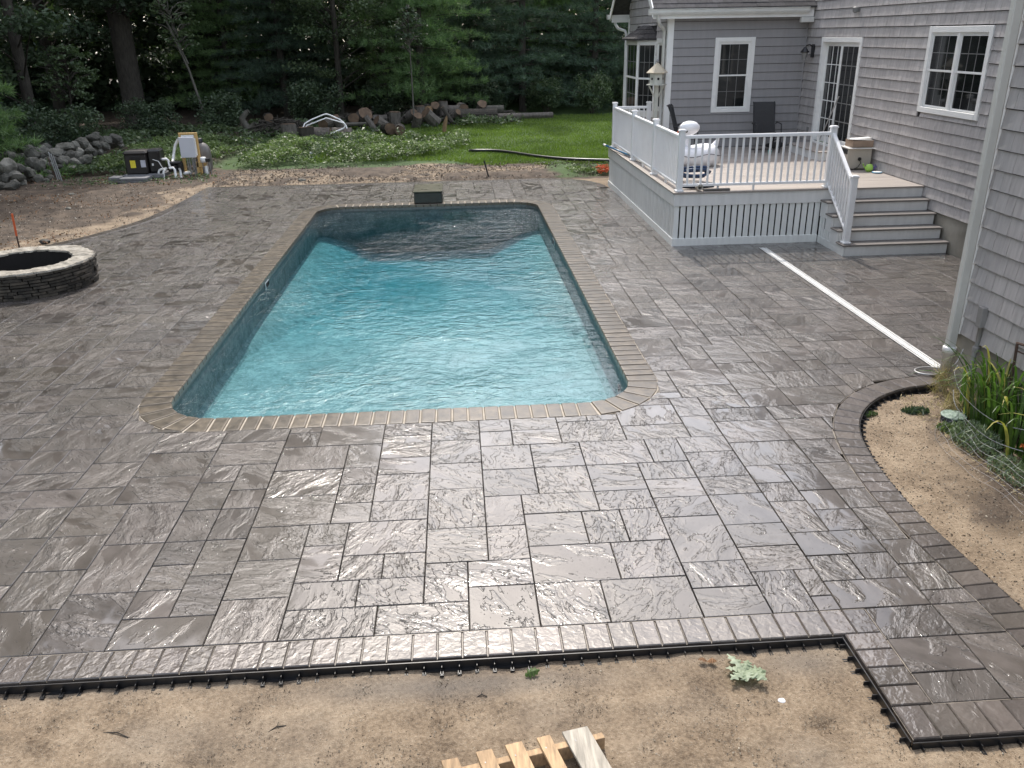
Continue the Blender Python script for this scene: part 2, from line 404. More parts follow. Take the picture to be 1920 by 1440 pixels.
# ------------------------------------------------------------------ site outlines (metres)
PX0, PX1, PY0, PY1, PR = -3.12, 1.79, 7.79, 19.15, .60       # pool inner edge
def catmull(pts, n=6):
    out = []
    P = [Vector(p) for p in pts]
    for i in range(len(P)-1):
        p0 = P[max(i-1, 0)]; p1 = P[i]; p2 = P[i+1]; p3 = P[min(i+2, len(P)-1)]
        for k in range(n):
            t = k/n
            out.append(tuple(.5*((2*p1)+(-p0+p2)*t+(2*p0-5*p1+4*p2-p3)*t*t+(-p0+3*p1-3*p2+p3)*t**3)))
    out.append(tuple(P[-1])); return out
LEFT = catmull([(-6.45, 22.4), (-6.50, 20.8), (-6.62, 19.0), (-6.85, 17.9), (-7.15, 17.1), (-7.6, 16.3), (-8.25, 15.5), (-9.2, 14.8), (-10.4, 14.4)], 4)
BACKC = catmull([(3.72, 20.75), (3.60, 21.35), (3.30, 21.90), (2.85, 22.22), (2.2, 22.4)], 4)
BED = catmull([(3.56, 3.25), (3.56, 4.22), (3.52, 4.85), (3.49, 5.5), (3.55, 6.25), (3.68, 6.85), (3.90, 7.28), (4.22, 7.62), (4.62, 7.84), (5.08, 7.93)], 5)
FRONT = [(-10.4, 4.10), (2.31, 4.10)]
NOTCH = [(2.31, 4.10), (2.31, 3.25), (3.56, 3.25)]
PATIO = [(-10.4, 4.10), (2.31, 4.10), (2.31, 3.25)]+BED+[(5.12, 8.02), (8.18, 8.02), (8.18, 14.6), (3.78, 14.6), (3.78, 20.7)]+BACKC+[(-6.45, 22.4)]+LEFT[1:]
PA = np.array(PATIO)
def inside(x, y, poly=PA):
    x = np.asarray(x, float); y = np.asarray(y, float); r = np.zeros(x.shape, bool)
    for (ax, ay), (bx_, by) in zip(poly, np.roll(poly, -1, 0)):
        if ay == by: continue
        c = ((ay > y) != (by > y)) & (x < (bx_-ax)*(y-ay)/(by-ay)+ax); r ^= c
    return r
def distpoly(x, y, poly, closed=True):
    x = np.asarray(x, float); y = np.asarray(y, float); d = np.full(x.shape, 1e9)
    P = np.array(poly); Q = np.roll(P, -1, 0) if closed else P[1:]
    if not closed: P = P[:-1]
    for (ax, ay), (bx_, by) in zip(P, Q):
        dx, dy = bx_-ax, by-ay; L = dx*dx+dy*dy
        if L < 1e-12: continue
        t = np.clip(((x-ax)*dx+(y-ay)*dy)/L, 0, 1); d = np.minimum(d, np.hypot(x-ax-t*dx, y-ay-t*dy))
    return d
DIRTLINE = [(5.1, 7.9), (4.6, 7.55), (4.35, 7.0), (4.2, 6.6), (3.98, 6.0), (3.88, 5.2), (3.95, 4.4)]
# ------------------------------------------------------------------ ground sheet
def ground():
    def lines(segs):
        out = [segs[0][0]]
        for a, b, st in segs: out += list(np.arange(a+st, b+1e-6, st))
        return np.array(sorted(set(np.round(out, 4))))
    xs = lines([(-120, -40, 8), (-40, -14, .8), (-14, -3.4, .1), (-3.4, 3.0, .03), (3.0, 6.0, .075), (6, 12, .5), (12, 40, 2), (40, 120, 8)])
    ys = lines([(-20, 0, 2), (0, 2.5, .25), (2.5, 3.0, .1), (3.0, 4.1, .025), (4.1, 5, .15), (5, 28, .1), (28, 44, .4), (44, 80, 2), (80, 240, 10)])
    hx0, hx1, hy0, hy1 = PX0-.15, PX1+.15, PY0-.15, PY1+.15
    xs = np.array(sorted(set([v for v in xs if min(abs(v-hx0), abs(v-hx1)) > .03]+[hx0, hx1])))
    ys = np.array(sorted(set([v for v in ys if min(abs(v-hy0), abs(v-hy1)) > .03]+[hy0, hy1])))
    X, Y = np.meshgrid(xs, ys); ins = inside(X, Y); d = distpoly(X, Y, PATIO)
    n1 = vnoise(X, Y, 1.3, 1)-.5; n2 = vnoise(X, Y, .35, 2)-.5; n3 = vnoise(X, Y, .16, 3)-.5; n4 = vnoise(X, Y, .07, 9)-.5
    rough_dirt = np.clip((Y-22.3)/.8, 0, 1)*np.clip((26-Y)/1.5, 0, 1)*np.clip((X+7)/1, 0, 1)*np.clip((3.6-X)/.5, 0, 1)
    left = np.clip((-X-6.0)/1.0, 0, 1)*np.clip((Y-13)/2, 0, 1)*np.clip((27-Y)/3, 0, 1)
    amp = .35+1.6*rough_dirt+1.1*left
    Z = -.035+amp*(n1*.05+n2*.045+n3*.022+n4*.010)+rough_dirt*.06
    front = (Y < 4.6) & (X < 3.5)
    Z = np.where(front, -.060+n1*.022+n2*.014+n3*.008+n4*.006, Z)
    if True:      # boot prints, rake marks and crumbs pushed about in the bedding sand
        fz = np.zeros_like(X)
        fz += .010*np.clip(vnoise(X, Y, .10, 21)-.62, 0, 1)*3 - .014*np.clip(vnoise(X, Y, .16, 22)-.66, 0, 1)*3
        for (fx, fy, fa) in ((.95, 3.36, .5), (.62, 3.62, .35), (-1.7, 3.42, -.3), (-.9, 3.55, 1.2), (1.9, 3.42, .2), (-2.4, 3.8, .8), (.15, 3.68, 1.0)):
            u_ = (X-fx)*math.cos(fa)+(Y-fy)*math.sin(fa); v_ = -(X-fx)*math.sin(fa)+(Y-fy)*math.cos(fa)
            m_ = np.clip(1.25-((u_/.145)**2+(v_/.055)**2), 0, 1); rim = np.exp(-(((u_/.16)**2+(v_/.065)**2)-1.1)**2*7)
            fz += -m_*(.008+.005*np.sin(u_*150)) + .006*rim
        Z = np.where(front, Z+fz, Z)
    bed = (X > 3.2) & (Y < 8.0) & (Y > 2)
    Z = np.where(bed, -.07+n1*.02+n2*.02+n3*.01, Z)
    Z = np.where(d < .15, np.minimum(Z, -.055+.02*n3), Z)
    Z = np.where(ins, -.10, Z)
    Z = np.where((Y > 30), Z*.6, Z)
    # zones: R grass/soil floor green, G dark dirt, B wet
    grass = np.clip((Y-25.2+1.2*n1+.8*n2)/.8, 0, 1)*np.clip((X+8.5)/2, 0, 1)*np.clip((41-Y)/3, 0, 1)
    grass = np.maximum(grass, np.clip((X-2.2)/.6, 0, 1)*np.clip((Y-22.6+n2)/.5, 0, 1)*.8)
    sandleft = distpoly(X, Y, LEFT, False) < (.80+1.1*n1+.8*n2)
    dl = distpoly(X, Y, LEFT, False); dirt = ((X < -6.3) & (Y > 9)).astype(float)*np.clip((dl-.45+1.4*n1+.9*n2+.5*n3)/.9, 0, 1)
    backd = (Y > 22.3) & (X > -6.5)
    dirt = np.where(backd, np.clip(.72+1.4*n1+1.2*n2+ .9*n3, 0, 1), dirt)
    dirt = np.where(Y > 27, .9, dirt)
    bedd = distpoly(X, Y, DIRTLINE, False); right = X > np.interp(Y, [p[1] for p in DIRTLINE[::-1]], [p[0] for p in DIRTLINE[::-1]])+.14*n2+.1*n1
    dirt = np.where(bed & right, .50+.6*n2+.4*n3, dirt)
    dirt = np.where(bed & ~right, 0, dirt)
    wet = np.exp(-((X+.15)**2/.9+(Y-3.93)**2/.015))*1.0
    wet = np.maximum(wet, .8*np.exp(-((X-2.0)**2/.10+(Y-3.95)**2/.02)))
    wet = np.maximum(wet, .55*np.exp(-(Y-4.08)**2/.008)*(vnoise(X, Y, .5, 31) > .3)); wet = np.maximum(wet, .5*np.clip(vnoise(X, Y, .45, 33)-.55, 0, 1)*2.2)
    wet = wet*(Y < 4.6)
    V = np.stack([X, Y, Z], -1).reshape(-1, 3); ny, nx = X.shape
    idx = np.arange(nx*ny).reshape(ny, nx)
    q = np.stack([idx[:-1, :-1], idx[:-1, 1:], idx[1:, 1:], idx[1:, :-1]], -1)
    cx = (X[:-1, :-1]+X[1:, 1:])/2; cy = (Y[:-1, :-1]+Y[1:, 1:])/2
    keep = ~((cx > hx0) & (cx < hx1) & (cy > hy0) & (cy < hy1))
    q = q[keep]
    me = bpy.data.meshes.new('ground'); me.from_pydata(V.tolist(), [], q.tolist())
    a = me.attributes.new('zone', 'FLOAT_COLOR', 'POINT')
    col = np.stack([grass, dirt, wet, np.ones_like(X)], -1).reshape(-1); a.data.foreach_set('color', col.astype(np.float32))
    me.polygons.foreach_set('use_smooth', [True]*len(me.polygons))
    t = NT('ground'); p = t.pos(); z = t.n('SeparateColor', {0: t.attr('zone').outputs['Color']})
    g, dd, ww = z.outputs[0], z.outputs[1], z.outputs[2]
    nA = t.noise(p, 3.0, 6, .6); nB = t.noise(p, 38, 5, .7); nC = t.noise(p, .8, 4, .6); nD = t.noise(p, 150, 3, .6)
    sand = t.ramp(t.math('ADD', t.math('MULTIPLY', nA, .5), t.math('MULTIPLY', nB, .5)), [(.36, (.080, .054, .032)), (.5, (.195, .145, .095)), (.64, (.305, .240, .166))])
    sand = t.mix(t.math('MULTIPLY', t.n('MapRange', {'Value': nD, 'From Min': .55, 'From Max': .75}).outputs[0], .5), sand, (.42, .37, .30))
    soil = t.ramp(t.math('ADD', t.math('MULTIPLY', nA, .6), t.math('MULTIPLY', nB, .4)), [(.34, (.022, .015, .010)), (.52, (.072, .052, .036)), (.70, (.16, .120, .085))])
    gr = t.ramp(t.math('ADD', t.math('MULTIPLY', nC, .5), t.math('MULTIPLY', nB, .5)), [(.3, (.022, .045, .010)), (.7, (.055, .105, .022))])
    def msk(s_, n_, k): return t.n('MapRange', {'Value': t.math('ADD', s_, t.math('MULTIPLY', t.math('SUBTRACT', n_, .5), k)), 'From Min': .35, 'From Max': .65}).outputs[0]
    col = t.mix(msk(dd, nB, 1.2), sand, soil); col = t.mix(msk(g, nB, 1.0), col, gr)
    col = t.mix(t.math('MULTIPLY', ww, .65), col, (.09, .078, .065))
    rough = t.math('MULTIPLY_ADD', t.math('MULTIPLY', ww, t.math('ADD', nB, .4)), -.45, .88)
    h = t.math('ADD', t.math('MULTIPLY', nB, .8), t.math('MULTIPLY', nD, .25)); h = t.math('ADD', h, nA)
    t.pbr(col, rough, t.bump(h, .9, .016), .4)
    me.materials.append(t.m)
    o = bpy.data.objects.new('ground', me); C.objects.link(o); tag(o, kind='structure')
ground()
#PART2
# ------------------------------------------------------------------ pool
def rrect(off, n=10):
    """rounded rectangle at distance off outside the pool's inner edge, counter-clockwise, with arc length of the inner edge"""
    out = []
    r = PR
    cs = [(PX1-r, PY0+r, -PI/2), (PX1-r, PY1-r, 0), (PX0+r, PY1-r, PI/2), (PX0+r, PY0+r, PI)]
    for cx, cy, a0 in cs:
        for k in range(n+1):
            a = a0+PI/2*k/n; out.append((cx+(r+off)*math.cos(a), cy+(r+off)*math.sin(a)))
    return out
def poolpath(s):
    """point and outward normal at arc length s of the inner edge; starts at the front edge's left end"""
    r = PR; Lx = PX1-PX0-2*r; Ly = PY1-PY0-2*r; q = PI/2*r
    segs = [('l', (PX0+r, PY0), (1, 0), Lx), ('a', (PX1-r, PY0+r), -PI/2, q), ('l', (PX1, PY0+r), (0, 1), Ly), ('a', (PX1-r, PY1-r), 0, q),
            ('l', (PX1-r, PY1), (-1, 0), Lx), ('a', (PX0+r, PY1-r), PI/2, q), ('l', (PX0, PY1-r), (0, -1), Ly), ('a', (PX0+r, PY0+r), PI, q)]
    s = s % (2*Lx+2*Ly+4*q)
    for k, a, b, L in segs:
        if s <= L:
            if k == 'l': return (a[0]+b[0]*s, a[1]+b[1]*s), (b[1], -b[0])
            t = b+s/r; return (a[0]+r*math.cos(t), a[1]+r*math.sin(t)), (math.cos(t), math.sin(t))
        s -= L
PLEN = 2*(PX1-PX0-2*PR)+2*(PY1-PY0-2*PR)+2*PI*PR
ZW = -0.105                     # water level
def poolfloor(x, y):
    cx = (PX0+PX1)/2; H2 = (PX1-PX0)/2
    zc = np.interp(y, [7.7, 11.3, 16.2, 19.3], [-.56, -.62, -1.08, -1.08])
    hw = np.interp(y, [7.7, 11.0, 16.2, 19.3], [H2, H2, 1.2, 1.35])
    t = np.clip((np.abs(x-cx)-hw)/np.maximum(H2-hw, 1e-3), 0, 1)
    return np.minimum(zc, -.5)*(1-t)+np.interp(y, [7.7, 12, 16.5, 19.2], [-.50, -.50, -.56, -.58])*t
def pool():
    root = tag(empty('swimming_pool', (0, 0, 0)), 'rectangular inground pool with rounded corners and brown brick coping in the patio', 'swimming pool')
    # basin: floor grid + walls
    t = NT('pool_plaster'); p = t.pos()
    n = t.noise(p, 5.5, 5, .7); n2 = t.noise(p, 26, 3, .7)
    col = t.ramp(t.math('ADD', t.math('MULTIPLY', n, .55), t.math('MULTIPLY', n2, .45)), [(.36, (.15, .20, .21)), (.5, (.285, .335, .345)), (.62, (.42, .455, .46))])  # pebble mottling that also paints ripple light; teal tint stands for scatter in water
    t.pbr(col, .8, t.bump(n2, .3, .01), .2)
    rim = []
    rr_ = rrect(.012, 8)
    for a, b in zip(rr_, rr_[1:]+rr_[:1]):
        L_ = math.hypot(b[0]-a[0], b[1]-a[1]); k_ = max(1, int(L_/.25))
        for q_ in range(k_): rim.append((a[0]+(b[0]-a[0])*q_/k_, a[1]+(b[1]-a[1])*q_/k_))
    n_ = len(rim)
    mb = MB()
    levels = [-.062]+[None]
    vs = [(x, y, -.062) for x, y in rim]+[(x, y, float(poolfloor(x, y))-.02) for x, y in rim]
    mb.add(vs, [(i, n_+i, n_+(i+1) % n_, (i+1) % n_) for i in range(n_)], .5)
    mb.obj('basin_wall', t.m, root)
    nx, ny = 56, 120
    gx = np.linspace(PX0-.02, PX1+.02, nx); gy = np.linspace(PY0-.02, PY1+.02, ny); X, Y = np.meshgrid(gx, gy); Z = poolfloor(X, Y)
    V = np.stack([X, Y, Z], -1).reshape(-1, 3); idx = np.arange(nx*ny).reshape(ny, nx)
    q = np.stack([idx[:-1, :-1], idx[:-1, 1:], idx[1:, 1:], idx[1:, :-1]], -1).reshape(-1, 4)
    fl = MB(); fl.add(V.tolist(), q.tolist(), .5); o = fl.obj('basin_floor', t.m, root)
    # tile band above the water
    band = MB(); r2 = rrect(.0, 8); n_ = len(r2)
    vs = [(x, y, -.058) for x, y in r2]+[(x, y, ZW-.03) for x, y in r2]
    band.add(vs, [(i, n_+i, n_+(i+1) % n_, (i+1) % n_) for i in range(n_)], .5)
    band.obj('waterline_band', simple('waterline_band', (.15, .155, .15), .4, .3, 20, 60, .3, .002), root)
    # coping bricks
    nb = int(round(PLEN/.158)); pitch = PLEN/nb
    for i in range(nb):
        g = .0075; s0 = i*pitch+g; s1 = (i+1)*pitch-g
        (a, na), (b, nb_) = poolpath(s0), poolpath(s1)
        wv = .302+random.uniform(-.004, .004)
        poly = [(a[0]-na[0]*.022, a[1]-na[1]*.022), (a[0]+na[0]*wv, a[1]+na[1]*wv), (b[0]+nb_[0]*wv, b[1]+nb_[1]*wv), (b[0]-nb_[0]*.022, b[1]-nb_[1]*.022)]
        # make counter-clockwise
        A = sum(poly[k][0]*poly[(k+1) % 4][1]-poly[(k+1) % 4][0]*poly[k][1] for k in range(4))
        if A < 0: poly = poly[::-1]
        zt = .006+random.uniform(-.002, .002); c1 = inset(poly, .007); c2 = inset(poly, .020)
        vs = [(x, y, -.056) for x, y in poly]+[(x, y, zt-.009) for x, y in poly]+[(x, y, zt) for x, y in c1]+[(x, y, zt+.001) for x, y in c2]
        ev = [.9]*4+[.9]*4+[.75]*4+[0.0]*4
        fs = [(3, 2, 1, 0), (12, 13, 14, 15)]
        for k in range(4):
            j = (k+1) % 4; fs += [(k, j, 4+j, 4+k), (4+k, 4+j, 8+j, 8+k), (8+k, 8+j, 12+j, 12+k)]
        MB().add(vs, fs, random.random(), ev).obj('coping_brick', 'coping', root)
    rc = rrect(.27, 8); rd = rrect(.44, 8)
    MB().add([(x, y, -.014) for x, y in rc]+[(x, y, -.014) for x, y in rd], [(i, (i+1) % len(rc), len(rc)+(i+1) % len(rc), len(rc)+i) for i in range(len(rc))], .5).obj('haunching', 'joint', root)
    ra = rrect(-.012, 8); rb = rrect(.31, 8)
    MB().add([(x, y, -.004) for x, y in ra]+[(x, y, -.004) for x, y in rb], [(i, (i+1) % n_, n_+(i+1) % n_, n_+i) for i in range(n_)], .5).obj('mortar_bed', 'mortar', root)
    # skimmers, returns and drain
    for (x, y, s) in ((PX0+.006, 13.25, 1), (PX1-.006, 15.6, -1)):
        m = MB(); m.box(x, x+.012*s, y-.13, y+.13, -.18, -.065, .004); sk = m.obj('skimmer', 'white_vinyl', root)
        MB().box(x+.013*s, x+.018*s, y-.10, y+.10, -.16, -.085).obj('skimmer_mouth', 'soot_shade', sk)  # near-black plate painted as the shaded opening
    MB().lathe([(.09, 0), (.09, .02), (.06, .03), (.0, .031)], (-1.80, 16.4, -1.14), 14).obj('main_drain', 'black_plastic', root)
    MB().lathe([(.05, 0), (.05, .02), (.0, .022)], (PX1-.004, 8.9, -.32), 10, mat=Matrix.Rotation(-PI/2, 4, 'Y')).obj('return_fitting', 'black_plastic', root)
    # water
    wmb = MB(); r3 = rrect(.02, 8)
    vs = [(x, y, ZW) for x, y in r3]+[(x, y, -1.6) for x, y in r3]
    wmb.add(vs, [tuple(range(n_)), tuple(range(n_, 2*n_))[::-1]]+[(i, n_+i, n_+(i+1) % n_, (i+1) % n_) for i in range(n_)], .5)
    t = NT('pool_water'); p = t.pos()
    mpv = t.mapping(p, (1.2, 2.0, 1), (0, 0, .3))
    w1 = t.noise(mpv, 2.3, 3, .6, .8); w2 = t.noise(p, 9.0, 3, .55, .6); w3 = t.noise(p, 30, 2, .5)
    gust = t.noise(p, .45, 2, .5)
    h = t.math('ADD', t.math('MULTIPLY', w1, 1.0), t.math('MULTIPLY', w2, .42)); h = t.math('MULTIPLY_ADD', w3, .12, h)
    amp = t.n('MapRange', {'Value': gust, 'From Min': .38, 'From Max': .62, 'To Min': .22, 'To Max': 1.0}).outputs[0]
    bp = t.bump(t.math('MULTIPLY', h, amp), 1.0, .042)
    fr = t.n('Fresnel', {'IOR': 1.33, 'Normal': bp}).outputs[0]
    gl = t.n('BsdfGlossy', {'Color': (1, 1, 1), 'Roughness': .035, 'Normal': bp})
    tr = t.n('BsdfTransparent', {'Color': (1, 1, 1)})
    ms = t.n('MixShader', {0: fr, 1: tr, 2: gl}); t.t.links.new(ms.outputs[0], t.out.inputs['Surface'])
    va = t.n('VolumeAbsorption', {'Color': (.10, .69, .76), 'Density': .60}); t.t.links.new(va.outputs[0], t.out.inputs['Volume'])
    M['water'] = t.m
    o = wmb.obj('pool_water', t.m); tag(o, kind='structure')
pool()
# ------------------------------------------------------------------ patio
BW = .238
def clip_half(poly, q, nrm):
    """keep the side where (p-q).n >= 0"""
    out = []
    for i in range(len(poly)):
        a = poly[i]; b = poly[(i+1) % len(poly)]
        da = (a[0]-q[0])*nrm[0]+(a[1]-q[1])*nrm[1]; db = (b[0]-q[0])*nrm[0]+(b[1]-q[1])*nrm[1]
        if da >= 0: out.append(a)
        if (da > 0 > db) or (da < 0 < db):
            t = da/(da-db); out.append((a[0]+(b[0]-a[0])*t, a[1]+(b[1]-a[1])*t))
    return out
def patio():
    segs = []        # (a, b, inset) with patio on the left-hand side of a->b
    P = PATIO
    for a, b in zip(P, P[1:]+P[:1]):
        plain = (a[0] > 5.0 or b[0] > 5.0 or (a[0] > 3.7 and a[1] > 12 and b[1] > 12 and abs(b[0]-3.78) < .01)) or abs(a[0]+10.4) < .01 and abs(b[0]+10.4) < .01
        segs.append((a, b, 0.0 if plain else BW))
    cp = rrect(.30, 8)[::-1]
    for a, b in zip(cp, cp[1:]+cp[:1]): segs.append((a, b, -.012))
    SA = np.array([s[0] for s in segs]); SB = np.array([s[1] for s in segs]); SI = np.array([s[2] for s in segs])
    D = SB-SA; L = np.maximum(np.hypot(D[:, 0], D[:, 1]), 1e-6); NRM = np.stack([-D[:, 1]/L, D[:, 0]/L], -1)
    def sdist(p):
        t = np.clip(((p[0]-SA[:, 0])*D[:, 0]+(p[1]-SA[:, 1])*D[:, 1])/L**2, 0, 1)
        qx = SA[:, 0]+t*D[:, 0]; qy = SA[:, 1]+t*D[:, 1]; return np.hypot(p[0]-qx, p[1]-qy)
    cpa = np.array(cp)
    def valid(x, y):
        return inside(x, y) & ~inside(x, y, cpa)
    u = .152; ox, oy = 2.31+BW, 4.10+BW
    i0, i1 = -86, 38; j0, j1 = -8, 122
    ii = np.arange(i0, i1); jj = np.arange(j0, j1)
    GX, GY = np.meshgrid(ox+ii*u, oy+jj*u)
    ok = np.zeros(GX.shape, bool)
    for dx in (.1, .5, .9):
        for dy in (.1, .5, .9):
            x = GX+dx*u; y = GY+dy*u; d = distpoly(x, y, [p for p in PATIO])
            ok |= valid(x, y)
    # the border's own strip is not paved with slabs
    X = GX+.5*u; Y = GY+.5*u
    bord = np.zeros(GX.shape, bool)
    for path in ([(-10.4, 4.1), (2.31, 4.1), (2.31, 3.25)]+BED, BACKC+[(-6.45, 22.4)]+LEFT[1:]):
        bord |= distpoly(X, Y, path, False) < BW-.5*u
    ok &= ~bord
    ok[(X > 3.78+.3) & (Y > 14.75)] = False
    used = ~ok
    pieces = []
    pr = random.Random(11)
    ny, nx = ok.shape
    sizes = [(4, 3), (3, 3), (3, 2), (4, 2), (2, 3), (3, 4), (2, 2), (4, 3), (3, 3)]
    for j in range(ny):
        i = 0
        while i < nx:
            if used[j, i]: i += 1; continue
            run = 0
            while i+run < nx and not used[j, i+run]: run += 1
            cand = sizes[:]; pr.shuffle(cand); done = False
            for (a, b) in cand+[(3, 1), (2, 1), (1, 2), (1, 1)]:
                if a > run or run-a == 1 and run > 1 and (a, b) not in ((1, 1),): 
                    if not (a == run): 
                        if a > run or run-a == 1: continue
                if j+b > ny: continue
                if used[j:j+b, i:i+a].any(): continue
                used[j:j+b, i:i+a] = True; pieces.append((i, j, a, b)); i += a; done = True; break
            if not done: used[j, i] = True; i += 1
    polys = []
    for (i, j, a, b) in pieces:
        x0 = ox+(i+i0)*u; y0 = oy+(j+j0)*u; x1 = x0+a*u; y1 = y0+b*u
        poly = [(x0, y0), (x1, y0), (x1, y1), (x0, y1)]
        cl = False
        for it in range(5):
            bad = None; worst = .004
            for p in poly:
                d = sdist(p); ins_ = bool(valid(np.array([p[0]]), np.array([p[1]]))[0])
                k = int(np.argmin(d - 0*SI))
                pen = (SI[k]-d[k]) if ins_ else (SI[k]+d[k])
                if pen > worst: worst = pen; bad = k
            if bad is None: break
            q = SA[bad]+NRM[bad]*SI[bad]; poly = clip_half(poly, q, NRM[bad]); cl = True
            if len(poly) < 3: break
        if len(poly) < 3: continue
        # drop duplicate corners
        pp = []
        for p in poly:
            if not pp or math.hypot(p[0]-pp[-1][0], p[1]-pp[-1][1]) > .004: pp.append(p)
        if len(pp) > 2 and math.hypot(pp[0][0]-pp[-1][0], pp[0][1]-pp[-1][1]) < .004: pp.pop()
        A = .5*sum(pp[k][0]*pp[(k+1) % len(pp)][1]-pp[(k+1) % len(pp)][0]*pp[k][1] for k in range(len(pp)))
        if len(pp) < 3 or A < .004: continue
        polys.append((pp, A))
    base = MB()
    for pp, A in polys: base.add([(x, y, -.0060) for x, y in inset(pp, -.003)], [tuple(range(len(pp)))], .5)
    for path in ([(-10.4, 4.1), (2.31, 4.1)], [(2.31, 4.1), (2.31, 3.25)], [(2.31, 3.25), (3.56, 3.25)], BED, BACKC+[(-6.45, 22.4)], LEFT):
        pass
    root = base.obj('patio', 'joint'); tag(root, kind='structure')
    scored = []
    for pp, A in polys:
        cx = sum(p[0] for p in pp)/len(pp); cy = sum(p[1] for p in pp)/len(pp); q = project((cx, cy, 0)); sc = 0
        if q and -40 < q[0] < 1960 and -40 < q[1] < 1480: sc = A*(F/q[2])**2*(CAMZ/q[2])
        scored.append((sc, pp, A))
    scored.sort(key=lambda t: -t[0])
    rest = MB()
    for k, (sc, pp, A) in enumerate(scored):
        g = inset(pp, random.uniform(.0026, .0040))
        zt = random.uniform(-.0016, .0016); tl = (random.uniform(-.0035, .0035), random.uniform(-.0035, .0035))
        if k < 300:
            MB().prism(g, -.055, zt, None, .0034, tl).obj('paver', 'paver', root)
        else: rest.prism(g, -.055, zt, None, .0034, tl)
    tag(rest.obj('paver_field', 'paver', root), kind='stuff')
    # soldier course along the edges
    def course(path, side, pitch=.1545, wid=BW-.006, name='border_brick'):
        P_ = [Vector(p) for p in path]; seg = [(P_[k+1]-P_[k]).length for k in range(len(P_)-1)]; tot = sum(seg)
        n = max(1, int(round(tot/pitch))); pit = tot/n
        def pt(s):
            s = min(max(s, 0), tot)
            for k, L_ in enumerate(seg):
                if s <= L_ or k == len(seg)-1:
                    t = (P_[k+1]-P_[k]).normalized(); p = P_[k]+t*min(s, L_)
                    # smooth normal
                    f = s/L_ if L_ > 0 else 0
                    tn = t.copy()
                    if f < .5 and k > 0: tn = t.lerp((P_[k]-P_[k-1]).normalized(), .5-f)
                    if f > .5 and k < len(seg)-1: tn = t.lerp((P_[k+2]-P_[k+1]).normalized(), f-.5)
                    tn.normalize(); return p, Vector((-tn.y, tn.x))*side
                s -= L_
        bed = MB()
        for i in range(n):
            a, na = pt(i*pit+.003); b, nb_ = pt((i+1)*pit-.003)
            w2 = wid
            poly = [tuple(a), tuple(b), tuple(b+nb_*w2), tuple(a+na*w2)]
            A = sum(poly[k][0]*poly[(k+1) % 4][1]-poly[(k+1) % 4][0]*poly[k][1] for k in range(4))
            if A < 0: poly = poly[::-1]
            MB().prism(poly, -.058, .002+random.uniform(-.0015, .0015), None, .006, (random.uniform(-.01, .01), random.uniform(-.01, .01))).obj(name, 'border', root)
            a0, n0 = pt(i*pit); b0, n1 = pt((i+1)*pit)
            bed.add([(*a0, -.012), (*b0, -.012), (*(b0+n1*wid*1.02), -.012), (*(a0+n0*wid*1.02), -.012)], [(0, 1, 2, 3)], .5)
        return bed
    bs = [course([(-7.2, 4.10), (2.545, 4.10)], 1), course([(2.31, 4.10), (2.31, 3.49)], 1), course([(2.31, 3.25), (3.56, 3.25)], 1),
          course([p for p in BED if p[1] > 3.45], 1), course(BACKC+[(-6.45, 22.4)], 1, .17), course(LEFT[:-6], 1, .19)]
    allb = MB()
    for b in bs: allb.add(b.v, b.f, .5)
    allb.obj('joint_sand', 'joint', root)
patio()
